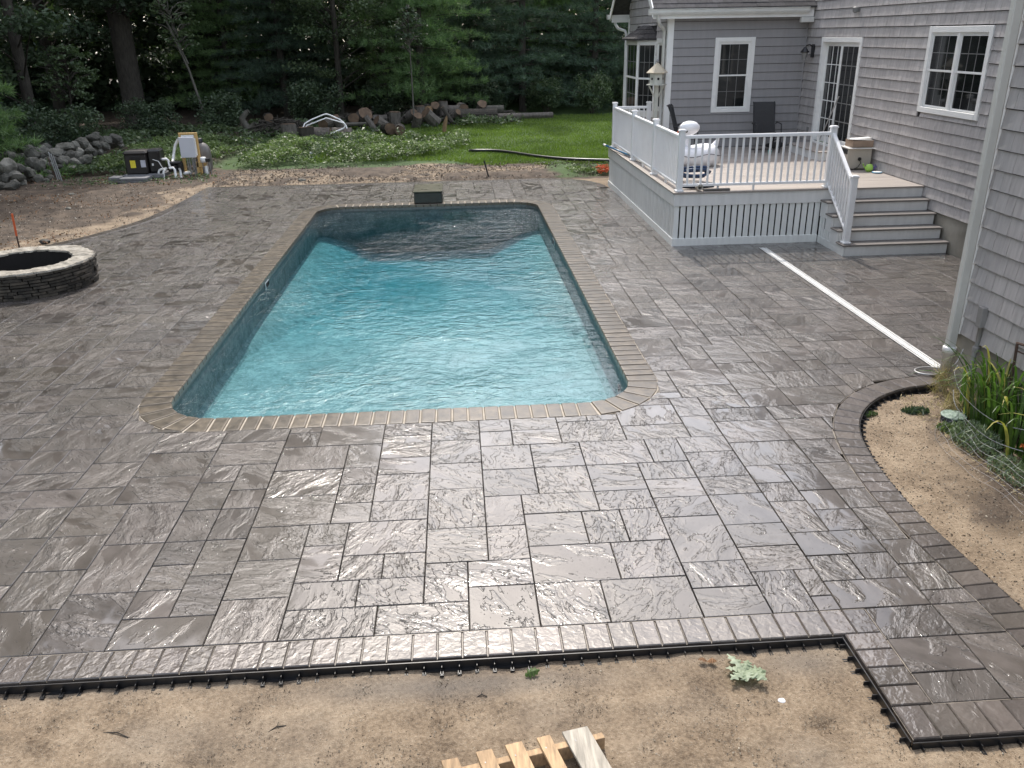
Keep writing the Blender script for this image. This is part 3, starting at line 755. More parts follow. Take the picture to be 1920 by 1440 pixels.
# ------------------------------------------------------------------ plastic edge restraint
def edging():
    root = tag(empty('paver_edging', (0, 4.09, -.07)), 'black plastic edge restraint with stake tabs along the patio edge by the sand', 'edging')
    root_loc = Vector((0, 4.09, -.07)); inv = Matrix.Translation(-root_loc)
    def ob(mb, name):
        o = mb.obj(name, 'black_plastic', root); o.matrix_parent_inverse = inv; return o
    paths = [[(-10.0, 4.088), (2.298, 4.088)], [(2.298, 4.088), (2.298, 3.238)], [(2.298, 3.238), (3.9, 3.238)], [(x+nx*.0, y) for (x, y), nx in zip([p for p in BED], [0]*len(BED))]]
    first = None
    for pi_, path in enumerate(paths):
        P_ = [Vector(p) for p in path]
        sgn = -1   # outside is on the right of travel
        mb = MB(); nn = []
        for k, p in enumerate(P_):
            t = (P_[min(k+1, len(P_)-1)]-P_[max(k-1, 0)]).normalized(); nn.append(Vector((t.y, -t.x)))
        off0, off1 = .004, .011
        def ring(z, off): return [(p.x+n_.x*off, p.y+n_.y*off, z) for p, n_ in zip(P_, nn)]
        A, B, C_, D_, E_, F_ = ring(-.085, off0), ring(-.010, off0), ring(-.010, off1), ring(-.066, off1), ring(-.066, .034), ring(-.085, .034)
        m = len(P_); vs = A+B+C_+D_+E_+F_; fs = []
        for k in range(m-1):
            for q in range(5): fs.append((q*m+k, q*m+k+1, (q+1)*m+k+1, (q+1)*m+k))
        mb.add(vs, fs, .5); ob(mb, 'edge_strip')
        seg = [(P_[k+1]-P_[k]).length for k in range(m-1)]; tot = sum(seg); s = .05
        while s < tot:
            r = s
            for k, L_ in enumerate(seg):
                if r <= L_: break
                r -= L_
            t = (P_[k+1]-P_[k]).normalized(); p = P_[k]+t*r; n_ = Vector((t.y, -t.x))
            q = project((p.x, p.y, -.07))
            s += .107
            if not q or q[0] < -30 or q[0] > 1950 or q[1] > 1470: continue
            mat = Matrix(((t.x, n_.x, 0, p.x), (t.y, n_.y, 0, p.y), (0, 0, 1, 0), (0, 0, 0, 1)))
            tb = MB(); ln = random.uniform(.055, .075)
            tb.box(-.011, -.004, .03, ln, -.074, -.056, .001, mat=mat); tb.box(.004, .011, .03, ln, -.074, -.056, .001, mat=mat)
            tb.box(-.013, .013, ln-.012, ln+.006, -.074, -.060, .001, mat=mat)
            tb.box(-.003, .003, .010, .04, -.066, -.030, .001, mat=mat)
            o = ob(tb, 'edge_tab')
            if random.random() < .28:
                st = MB(); st.lathe([(.007, 0), (.007, .004), (.004, .007)], mat @ Vector((0, ln, -.058)), 8)
                oo = st.obj('spike_head', 'galv', o)
                oo.matrix_parent_inverse = inv
edging()
# ------------------------------------------------------------------ channel drain
def drain():
    root = tag(empty('channel_drain', (5.27, 11.2, 0)), 'long pale slotted trench drain grate running from the deck to the downspout', 'drain')
    inv = Matrix.Translation((-5.27, -11.2, 0))
    y = 8.36; k = 0
    while y < 14.05:
        y1 = min(y+.71, 14.08); m = MB()
        m.box(5.21, 5.222, y+.003, y1-.003, -.01, .011, .001); m.box(5.318, 5.33, y+.003, y1-.003, -.01, .011, .001)
        m.box(5.243, 5.256, y+.003, y1-.003, -.01, .010, .001); m.box(5.263, 5.276, y+.003, y1-.003, -.01, .010, .001); m.box(5.284, 5.297, y+.003, y1-.003, -.01, .010, .001)
        yy = y+.02
        while yy < y1-.02: m.box(5.222, 5.318, yy, yy+.010, -.01, .0095); yy += .035
        o = m.obj('grate', 'pvc', root); o.matrix_parent_inverse = inv; y = y1
    o = MB().box(5.205, 5.335, 8.35, 14.09, -.02, .0035).obj('channel', 'soot_shade', root); o.matrix_parent_inverse = inv  # near-black slab; the shade between grate bars is in its colour
drain()
#PART3
# ------------------------------------------------------------------ house
WX = 8.2; GY0 = 20.4; GX0 = 4.95; NX = 5.14; NY1 = 7.98
def wallmap(axis, plane):
    """(u, out, z) -> world; axis 'x': wall faces -x, u runs along y; axis 'y': wall faces -y, u runs along x"""
    if axis == 'x': return Matrix(((0, -1, 0, plane), (1, 0, 0, 0), (0, 0, 1, 0), (0, 0, 0, 1)))
    return Matrix(((1, 0, 0, 0), (0, -1, 0, plane), (0, 0, 1, 0), (0, 0, 0, 1)))
def cut(u0, u1, z0, z1, holes):
    for (a, b, c, d) in holes:
        if u1 <= a or u0 >= b or z1 <= c or z0 >= d: continue
        if u0 < a: u1 = a
        elif u1 > b: u0 = b
        elif z0 < c: z1 = c
        elif z1 > d: z0 = d
        else: return None
    if u1-u0 < .012 or z1-z0 < .012: return None
    return u0, u1, z0, z1
def shingles(wall, mw, u0, u1, z0, z1, holes, course, wmin, wmax, mat, limit=300, name='shingle', thick=.024, gap=.0022, top=None):
    items = []; z = z0; k = 0
    while z < z1:
        u = u0-random.uniform(0, wmax)
        while u < u1:
            wd = random.uniform(wmin, wmax) if wmin < wmax else wmax
            a, b = max(u, u0)+gap, min(u+wd, u1)-gap; u += wd
            if b-a < .01: continue
            zt = z1
            if top is not None: zt = top((a+b)/2)
            if z >= zt-.01: continue
            c = cut(a, b, z, min(z+course-.010, zt), holes)
            if c: items.append(c)
        z += course; k += 1
    sc = []
    for c in items:
        q = project(mw @ Vector(((c[0]+c[1])/2, .01, (c[2]+c[3])/2))); s_ = 0
        if q and -30 < q[0] < 1950 and -30 < q[1] < 1470: s_ = (c[1]-c[0])*(c[3]-c[2])/q[2]**2+1e-6/q[2]
        sc.append((s_, c))
    sc.sort(key=lambda t: -t[0]); rest = MB(); nrest = 0
    for i, (s_, (a, b, c, d)) in enumerate(sc):
        th = thick+random.uniform(-.003, .003); jz = random.uniform(-.0015, .0015)
        vs = [(a, .0, c+jz), (b, 0, c+jz), (b, th, c+jz), (a, th, c+jz), (a, 0, d), (b, 0, d), (b, .005, d), (a, .005, d)]
        vs = [tuple(mw @ Vector(p)) for p in vs]
        fs = [(0, 1, 2, 3), (7, 6, 5, 4), (3, 2, 6, 7), (0, 3, 7, 4), (1, 5, 6, 2)]
        if i < limit and s_ > 0: MB().add(vs, fs).obj(name, mat, wall)
        else: rest.add(vs, fs); nrest += 1
    if nrest: tag(rest.obj(name+'_field', mat, wall), kind='stuff')
def window(house, mw, u0, u1, z0, z1, units=1, cas=.095, name='window', rows=2, cols=3):
    def b(nm, mat, par, *a, bev=.003): return MB().box(*a, bev=bev, mat=mw).obj(nm, mat, par)
    fr = MB()
    fr.box(u0, u0+cas, 0, .034, z0, z1, .004, mat=mw); fr.box(u1-cas, u1, 0, .034, z0, z1, .004, mat=mw)
    fr.box(u0+cas, u1-cas, 0, .033, z1-cas, z1, .004, mat=mw); fr.box(u0+cas, u1-cas, 0, .040, z0, z0+cas*.95, .004, mat=mw)
    win = tag(fr.obj(name, 'trim', house))
    iu0, iu1, iz0, iz1 = u0+cas, u1-cas, z0+cas*.95, z1-cas
    n = units; mull = .06 if n > 1 else 0
    wdt = (iu1-iu0-mull*(n-1))/n
    for k in range(n):
        a = iu0+k*(wdt+mull); c = a+wdt
        if k: b('mullion', 'trim', win, a-mull, a, .0, .026, iz0, iz1)
        b('jamb', 'trim', win, a, a+.022, -.02, .018, iz0, iz1); b('jamb', 'trim', win, c-.022, c, -.02, .018, iz0, iz1)
        b('frame_head', 'trim', win, a+.022, c-.022, -.02, .017, iz1-.022, iz1)
        mid = (iz0+iz1)/2
        for (s0, s1, dd) in ((mid-.016, iz1-.022, .004), (iz0, mid+.016, -.012)):
            s = b('sash', 'trim', win, a+.022, a+.050, dd-.02, dd, s0, s1) if 0 else None
            m = MB(); m.box(a+.022, a+.052, dd-.02, dd, s0, s1, .002, mat=mw); m.box(c-.052, c-.022, dd-.02, dd, s0, s1, .002, mat=mw)
            m.box(a+.052, c-.052, dd-.02, dd+.002, s0, s0+.034, .002, mat=mw); m.box(a+.052, c-.052, dd-.02, dd, s1-.030, s1, .002, mat=mw)
            m.obj('sash', 'trim' if dd > 0 else 'trim', win)
            MB().box(a+.05, c-.05, dd-.014, dd-.010, s0+.03, s1-.028, mat=mw).obj('pane', 'glass', win)
            mm = MB(); gw = (c-a-.104)
            for i in range(1, cols): mm.box(a+.052+gw*i/cols-.006, a+.052+gw*i/cols+.006, dd-.011, dd-.006, s0+.034, s1-.03, mat=mw)
            gh = s1-s0-.064
            for i in range(1, rows): mm.box(a+.053, c-.053, dd-.011, dd-.0055, s0+.034+gh*i/rows-.006, s0+.034+gh*i/rows+.006, mat=mw)
            mm.obj('muntin_grid', 'muntin', win)
    MB().box(u0-.01, u1+.01, -.16, -.13, z0+.02, z1-.02, mat=mw).obj('room_dark', 'soot_shade', win)  # near-black sheet painted for the unlit room
    return win
def house():
    H = tag(empty('house', (8.2, 15, 0)), 'grey shingled house with white window trim, gabled wing and bay window', 'house')
    H.location = (0, 0, 0)
    mwx = wallmap('x', WX); mwy = wallmap('y', GY0); mwn = wallmap('x', NX); mws = wallmap('x', GX0)
    ZT = 6.4; FZ = .61
    # main wall
    win1 = (13.20, 15.04, 2.14, 3.52); door = (17.54, 19.50, 1.12, 3.345)
    mb = MB()
    def panel(y0, y1, z0, z1, x0=WX, x1=WX+.14): mb.box(x0, x1, y0, y1, z0, z1)
    panel(NY1, win1[0]+.04, FZ, ZT); panel(win1[0]+.04, win1[1]-.04, FZ, win1[2]+.04); panel(win1[0]+.04, win1[1]-.04, win1[3]-.04, ZT)
    panel(win1[1]-.04, door[0]+.04, FZ, ZT); panel(door[0]+.04, door[1]-.04, FZ, door[2]+.02); panel(door[0]+.04, door[1]-.04, door[3]-.04, ZT); panel(door[1]-.04, GY0+4.6, FZ, ZT)
    wl = mb.obj('side_wall', 'wallback', H); wl['kind'] = 'structure' if 0 else ''
    del wl['kind']
    shingles(wl, mwx, NY1+.02, GY0-.02, FZ-.03, 5.0, [win1, door], .185, .10, .19, 'shingle')
    MB().box(WX+.012, WX+.25, NY1, 28, -.3, FZ-.003, .002).obj('foundation', 'concrete', H)
    window(H, mwx, *win1, units=2)
    # sliding door
    u0, u1, z0, z1 = door; cas = .095
    m = MB(); m.box(u0, u0+cas, 0, .034, z0, z1, .004, mat=mwx); m.box(u1-cas, u1, 0, .034, z0, z1, .004, mat=mwx); m.box(u0+cas, u1-cas, 0, .033, z1-cas, z1, .004, mat=mwx)
    m.box(u0+cas, u1-cas, 0, .05, z0, z0+.05, .004, mat=mwx)
    D = m.obj('sliding_door', 'trim', H)
    iu0, iu1, iz0, iz1 = u0+cas, u1-cas, z0+.05, z1-cas; mid = (iu0+iu1)/2
    for (a, c, dd, mt, nm) in ((mid-.04, iu1, -.055, 'trim', 'white'), (iu0, mid+.04, -.01, 'muntin', 'grey')):
        pm = MB(); st = .085
        pm.box(a, a+st, dd-.03, dd, iz0, iz1, .003, mat=mwx); pm.box(c-st, c, dd-.03, dd, iz0, iz1, .003, mat=mwx)
        pm.box(a+st, c-st, dd-.03, dd-.001, iz0, iz0+.13, .003, mat=mwx); pm.box(a+st, c-st, dd-.03, dd-.001, iz1-.08, iz1, .003, mat=mwx)
        pm.obj('door_panel', 'trim', D)
        MB().box(a+st-.005, c-st+.005, dd-.020, dd-.016, iz0+.125, iz1-.075, mat=mwx).obj('pane', 'glass', D)
        g = MB(); gw = c-a-2*st; gh = iz1-iz0-.21
        for i in range(1, 3): g.box(a+st+gw*i/3-.009, a+st+gw*i/3+.009, dd-.017, dd-.008, iz0+.13, iz1-.08, mat=mwx)
        for i in range(1, 5): g.box(a+st, c-st, dd-.017, dd-.009, iz0+.13+gh*i/5-.009, iz0+.13+gh*i/5+.009, mat=mwx)
        g.obj('muntin_grid', mt, D)
    jm = MB(); jm.box(iu1-.001, iu1+.03, -.14, 0, iz0, iz1, mat=mwx); jm.box(iu0-.03, iu0+.001, -.14, 0, iz0, iz1, mat=mwx); jm.box(iu0-.03, iu1+.03, -.14, 0, iz1, iz1+.03, mat=mwx); jm.obj('door_jamb', 'trim', D)
    MB().box(u0+.02, u1-.02, -.40, -.37, z0-.05, z1, mat=mwx).obj('room_dark', 'soot_shade', D)  # dark sheet stands for the unlit room behind the door
    hd = MB(); hd.tube([mwx @ Vector((iu1-.05, -.05, 2.05)), mwx @ Vector((iu1-.05, -.01, 2.05)), mwx @ Vector((iu1-.05, -.01, 2.25)), mwx @ Vector((iu1-.05, -.05, 2.25))], .010, 6); hd.obj('handle', 'trim', D)
    # near wing
    mb = MB(); mb.box(NX, NX+.14, -4, NY1-.002, FZ, ZT); mb.box(NX+.14, WX, NY1-.14, NY1-.002, FZ, ZT)
    wn_ = mb.obj('wing_wall', 'wallback', H)
    shingles(wn_, mwn, 1.0, NY1-.115, FZ-.03, 5.0, [], .185, .12, .22, 'shingle')
    MB().box(NX+.012, NX+.25, -4, NY1-.01, -.3, FZ-.003, .002).obj('foundation', 'concrete', H)
    MB().box(NX+.25, WX, NY1-.2, NY1-.03, -.3, FZ-.003, .002).obj('foundation', 'concrete', H)
    MB().box(NX-.024, NX-.001, NY1-.112, NY1+.012, FZ-.04, ZT, .003).obj('corner_board', 'trim', H)
    d = MB(); d.box(NX-.120, NX-.030, NY1-.115, NY1-.04, .36, ZT, .010); ds = d.obj('downspout', 'cornerboard', H)
    b = MB(); b.lathe([(.055, -.08), (.055, .36), (.068, .362), (.068, .42), (.060, .43)], (NX-.075, NY1-.078, 0), 18); b.obj('drain_boot', 'pvc', ds, True)
    # gabled wing: front wall, gable end
    wy0, wy1 = GY0, 25.0
    roofz = lambda y: 3.98+.78*min(y-(GY0-.32), (wy1+.32)-y)
    win2 = (6.04, 6.975, 1.735, 3.372)
    mb = MB(); mb.box(GX0+.06, win2[0]+.04, GY0, GY0+.14, FZ, 3.88); mb.box(win2[0]+.04, win2[1]-.04, GY0, GY0+.14, FZ, win2[2]+.04); mb.box(win2[0]+.04, win2[1]-.04, GY0, GY0+.14, win2[3]-.04, 3.88); mb.box(win2[1]-.04, WX, GY0, GY0+.14, FZ, 3.88)
    fw = mb.obj('front_wall', 'wallback', H)
    z = FZ+.185*1-.03; cz = z
    while cz < 3.86:
        for (a, c) in ((GX0+.11, WX-.02),):
            parts = [(a, c, cz, min(cz+.176, 3.86))]
            if cz+.189 > win2[2] and cz < win2[3]:
                parts = [(a, win2[0]+.002, cz, cz+.176), (win2[1]-.002, c, cz, cz+.176)]
                if cz < win2[2]: parts.append((win2[0]+.002, win2[1]-.002, cz, win2[2]))
                if cz+.176 > win2[3]: parts.append((win2[0]+.002, win2[1]-.002, win2[3], cz+.176))
            for (p0, p1, q0, q1) in parts:
                if q1-q0 < .01: continue
                vs = [(p0, 0, q0), (p1, 0, q0), (p1, .024, q0), (p0, .024, q0), (p0, 0, q1), (p1, 0, q1), (p1, .006, q1), (p0, .006, q1)]
                MB().add([tuple(mwy @ Vector(p)) for p in vs], [(0, 1, 2, 3), (7, 6, 5, 4), (3, 2, 6, 7), (0, 3, 7, 4), (1, 5, 6, 2)]).obj('clapboard', 'clap', fw)
        cz += .185
    window(H, mwy, *win2, units=1)
    MB().box(GX0, WX, GY0+.012, GY0+.2, -.3, FZ-.003).obj('foundation', 'concrete', H)
    MB().box(GX0-.03, GX0+.11, GY0-.030, GY0-.001, FZ, 3.87, .003).obj('corner_board', 'trim', H)
    MB().box(GX0-.030, GX0-.001, GY0, GY0+.09, FZ, 3.87, .003).obj('corner_board', 'trim', H)
    MB().box(WX-.05, WX-.018, GY0-.03, GY0-.0, FZ+.3, 3.87, .003).obj('inner_corner', 'clap', H)
    # gable end wall with cut courses
    prof = [(wy0, FZ), (wy1, FZ), (wy1, 3.95), ((wy0+wy1)/2, roofz((wy0+wy1)/2)-.05), (wy0, 3.95)]
    vs = [(GX0, y, z_) for y, z_ in prof]+[(GX0+.05, y, z_) for y, z_ in prof]
    gw_ = MB().add(vs, [(0, 1, 2, 3, 4), (9, 8, 7, 6, 5)]+[(i, (i+1) % 5, 5+(i+1) % 5, 5+i) for i in range(5)]).obj('gable_wall', 'wallback', H)
    bayY0, bayY1, bayX = 21.55, 23.9, 4.58
    side_win = (20.56, 21.44, 1.75, 3.37)
    shingles(gw_, mws, wy0+.10, wy1-.03, FZ-.03, 6.1, [(bayY0, bayY1, FZ-.1, 3.66), side_win], .185, .16, .26, 'shingle', limit=300, top=lambda y: roofz(y)-.06)
    window(H, mws, *side_win, units=1, cas=.10, cols=2)
    # bay window
    n0 = (GX0, bayY0); n1 = (bayX, bayY0+.45); n2 = (bayX, bayY1-.45); n3 = (GX0, bayY1)
    base = MB(); base.prism([n0, n3, n2, n1][::1], .55, 1.55, .5); bay = base.obj('bay_window', 'shingle', H)
    tb = MB(); tb.prism([n0, n3, n2, n1], 1.55, 1.62, .5); tb.obj('sill', 'trim', bay)
    tb = MB(); tb.prism([n0, n3, n2, n1], 3.30, 3.38, .5); tb.obj('head_board', 'trim', bay)
    for (a, b_) in ((n1, n0), (n2, n1), (n3, n2)):
        A = Vector((a[0], a[1], 0)); B = Vector((b_[0], b_[1], 0)); L = (B-A).length; t = (B-A)/L; o_ = Vector((-t.y, t.x, 0))*1.0
        o_ = Vector((t.y, -t.x, 0)) if (Vector((t.y, -t.x, 0)).x < 0 or (abs(t.x) > .1 and Vector((t.y, -t.x, 0)).y < 0 and a is n1)) else o_
        if o_.x > .05: o_ = -o_
        mw = Matrix(((t.x, o_.x, 0, A.x), (t.y, o_.y, 0, A.y), (0, 0, 1, 0), (0, 0, 0, 1)))
        f = MB(); cs = .055
        f.box(0, cs, -.03, .014, 1.62, 3.30, .003, mat=mw); f.box(L-cs, L, -.03, .014, 1.62, 3.30, .003, mat=mw); f.box(cs, L-cs, -.03, .012, 3.22, 3.30, .002, mat=mw); f.box(cs, L-cs, -.03, .012, 1.62, 1.70, .002, mat=mw)
        f.box(cs, L-cs, -.03, .008, 2.43, 2.475, .002, mat=mw); f.obj('casing', 'trim', bay)
        MB().box(cs-.005, L-cs+.005, -.02, -.015, 1.69, 3.23, mat=mw).obj('pane', 'glass', bay)
        g = MB()
        for i in range(1, 3): g.box(cs+(L-2*cs)*i/3-.006, cs+(L-2*cs)*i/3+.006, -.016, -.010, 1.70, 3.22, mat=mw)
        for zz in (2.06, 2.83): g.box(cs, L-cs, -.016, -.0095, zz-.006, zz+.006, mat=mw)
        g.obj('muntin_grid', 'muntin', bay)
    ap = (GX0, (bayY0+bayY1)/2-.45, 3.68); ap2 = (GX0, (bayY0+bayY1)/2+.45, 3.68)
    oo = lambda p, k: (GX0-(GX0-p[0])*k-(.05 if p[0] < GX0 else 0), p[1]+(.07 if p[1] > 22.7 else -.07), 3.36)
    q0, q1, q2, q3 = oo(n0, 1.05), oo(n1, 1.15), oo(n2, 1.15), oo(n3, 1.05)
    rf = MB(); q0b = (q0[0], q0[1], 3.33)
    rf.add([q0, q1, q2, q3, ap2, ap], [(0, 1, 5), (1, 2, 4, 5), (2, 3, 4)], .5)
    rf.add([(p[0], p[1], 3.33) for p in (q0, q1, q2, q3)]+[q0, q1, q2, q3], [(0, 1, 5, 4), (1, 2, 6, 5), (2, 3, 7, 6), (3, 2, 1, 0)], .4)
    br = rf.obj('bay_roof', 'gravelroof', bay)
    # shingle tabs on the bay roof
    for tri in ((q0, q1, ap, ap), (q1, q2, ap2, ap)):
        P0, P1, P2, P3 = [Vector(p) for p in tri]
        for r_ in range(3):
            f0, f1 = r_/3, min((r_+1.15)/3, .98)
            a = P0.lerp(P3, f0); b_ = P1.lerp(P2, f0); c = P1.lerp(P2, f1); d_ = P0.lerp(P3, f1); nn = (b_-a).cross(d_-a)
            if nn.length < 1e-6: continue
            nn.normalize(); nn *= (1 if nn.z > 0 else -1); up = nn*.016; dn = nn*.004
            for k in range(3):
                g0, g1 = k/3+.01, (k+1)/3-.01
                w0, w1, w2, w3 = a.lerp(b_, g0)+up, a.lerp(b_, g1)+up, d_.lerp(c, g1)+dn, d_.lerp(c, g0)+dn
                MB().add([w0, w1, w2, w3, w0-up, w1-up], [(0, 1, 2, 3), (4, 5, 1, 0), (4, 0, 3), (1, 5, 2)]).obj('roof_shingle', 'gravelroof', bay)
    # eaves, gutters, roof
    for (yy, s) in ((GY0-.32, -1), (wy1+.32, 1)):
        m = MB(); m.box(4.50, WX-.04 if s < 0 else 7.5, yy, yy+.022*(-s), 3.78, 3.975, .002); m.obj('fascia', 'trim', H)
        if s < 0: m = MB(); m.box(4.50, WX-.04, yy+.022, GY0-.001, 3.865, 3.885, .002); m.obj('soffit', 'trim', H)
        x0, x1 = 4.38, (8.02 if s < 0 else 7.0)
        pr = [(0, .0), (0, -.115), (-.07, -.118), (-.10, -.07), (-.105, -.01), (-.125, .0), (-.125, .006), (-.098, .004), (-.094, -.068), (-.066, -.11), (-.006, -.108), (-.006, .0)]
        pr = [(yy+s*(-p[0]) if s > 0 else yy+p[0], 3.975+p[1]) for p in pr]
        vs = [(x0, y, z_) for y, z_ in pr]+[(x1, y, z_) for y, z_ in pr]; n = len(pr)
        g = MB().add(vs, [(i, (i+1) % n, n+(i+1) % n, n+i) for i in range(n)]+[tuple(range(n)), tuple(range(n, 2*n))[::-1]], .5)
        g.box(x0-.001, x0+.006, min(yy, yy+s*.12), max(yy, yy+s*.12), 3.86, 3.98); g.obj('gutter', 'gutter', H)
    # corner frieze in the white trim under the gutter
    ry = (wy0+wy1)/2
    for (y0, y1) in ((GY0-.40, ry), (wy1+.40, ry)):
        z0_, z1_ = 3.965, 3.965+.78*abs(y1-y0)
        x0, x1 = 4.47, WX-.001
        sg = 1 if y1 > y0 else -1
        rs = MB(); rs.add([(x0, y0, z0_), (x1, y0, z0_), (x1, y1, z1_), (x0, y1, z1_), (x0, y0, z0_+.03), (x1, y0, z0_+.03), (x1, y1, z1_+.03), (x0, y1, z1_+.03)],
                [(0, 1, 2, 3), (7, 6, 5, 4), (0, 4, 5, 1), (0, 3, 7, 4), (1, 5, 6, 2)], .5)
        roof = rs.obj('roof', 'gravelroof', H)
        if sg > 0:
            nrm = Vector((0, -.78, 1)).normalized(); sl_ = Vector((0, 1, .78)).normalized(); base_ = Vector((0, y0, z0_+.03))
            L = math.hypot(y1-y0, z1_-z0_); rest = MB(); kk = 0
            for r_ in range(int(L/.15)):
                x = x0-random.uniform(0, .25)
                while x < x1:
                    wd = random.uniform(.2, .34); a = max(x, x0)+.002; b_ = min(x+wd, x1)-.002; x += wd
                    if b_-a < .02: continue
                    lo = base_+sl_*(r_*.15); hi = base_+sl_*(r_*.15+.17); th = nrm*random.uniform(.008, .014); tl = nrm*.002
                    vs = [(a, *(lo).yz), (b_, *(lo).yz), (b_, *(lo+th).yz), (a, *(lo+th).yz), (b_, *(hi+tl).yz), (a, *(hi+tl).yz)]
                    fs = [(0, 1, 2, 3), (3, 2, 4, 5), (0, 3, 5), (1, 4, 2)]
                    if r_ < 9: MB().add(vs, fs).obj('roof_shingle', 'gravelroof', H if 0 else roof)
                    else: rest.add(vs, fs)
            tag(rest.obj('roof_shingle_field', 'gravelroof', roof), kind='stuff')
        rk = MB(); e0 = Vector((x0-.012, y0, z0_)); e1 = Vector((x0-.012, y1, z1_)); dn = Vector((0, 0, -.15)); ox_ = Vector((.024, 0, 0)); up = Vector((0, 0, .045))
        rk.add([e0+dn, e1+dn, e1+up, e0+up, e0+dn+ox_, e1+dn+ox_, e1+up+ox_, e0+up+ox_], [(0, 3, 2, 1), (4, 5, 6, 7), (0, 4, 7, 3), (0, 1, 5, 4), (3, 7, 6, 2), (1, 2, 6, 5)], .5); rk.obj('rake_board', 'trim', H)
    # downspouts of the wing
    d = MB(); d.tube([(4.60, GY0-.40, 3.86), (4.60, GY0-.40, 3.78), (4.66, GY0-.30, 3.66), (4.83, GY0+.06, 3.60), (4.875, GY0+.12, 3.52), (4.875, GY0+.12, .1)], .04, 8); d.obj('downspout', 'gutter', H, True)
    d = MB(); d.tube([(4.62, 25.40, 3.86), (4.62, 25.40, 3.74), (4.68, 25.25, 3.62), (4.83, 25.02, 3.56), (4.86, 24.96, 3.48), (4.86, 24.96, .1)], .04, 8); d.obj('downspout', 'gutter', H, True)
    MB().box(GX0-.03, GX0-.001, wy1-.10, wy1+.03, FZ, 3.87, .003).obj('corner_board', 'trim', H)
    # fittings
    l = MB(); l.box(WX-.06, WX-.015, 19.86, 19.98, 2.92, 3.2, .006); ln = l.obj('wall_lantern', 'black_metal', H)
    l = MB(); l.tube([(WX-.05, 19.92, 3.14), (WX-.12, 19.92, 3.20), (WX-.20, 19.92, 3.18), (WX-.22, 19.92, 3.12)], .012, 6); l.lathe([(.02, .12), (.10, .02), (.10, 0), (.0, 0)], (WX-.22, 19.92, 3.03), 8); l.obj('lantern_hood', 'black_metal', ln)
    l = MB(); l.lathe([(.055, 0), (.07, .14), (.07, .15)], (WX-.22, 19.92, 2.88), 8); l.obj('lantern_glass', 'copper', ln)
    fb = MB(); fb.box(WX-.32, WX-.02, GY0-.34, GY0-.22, 3.66, 3.775, .012); fb.obj('flood_box', 'gutter', H)  # white flood box tucked under the gutter's right end
    MB().box(WX-.03, WX-.002, 19.70, 19.80, 1.28, 1.42, .006).obj('outlet_cover', 'muntin', H)
    l = MB(); l.lathe([(.02, 0), (.055, .02), (.06, .10), (.02, .12)], (WX-.10, 17.86, 3.80), 10); l.box(WX-.09, WX-.02, 17.83, 17.89, 3.82, 3.90, .004); l.obj('floodlight', 'muntin', H)
    # conduit beside the downspout
    c = MB(); c.tube([(NX-.045, 7.53, -.1), (NX-.045, 7.53, .50), (NX-.035, 7.53, .54), (NX-.035, 7.53, .78)], .023, 8); co = c.obj('conduit', 'grey_pvc', H, True)
    c = MB(); c.box(NX-.075, NX-.012, 7.49, 7.575, .76, .97, .006); c.obj('junction_box', 'grey_pvc', co)
    c = MB(); c.lathe([(.032, .50), (.034, .52), (.034, .55), (.030, .56)], (NX-.04, 7.53, 0), 8); c.obj('conduit_clamp', 'grey_pvc', co)
house()
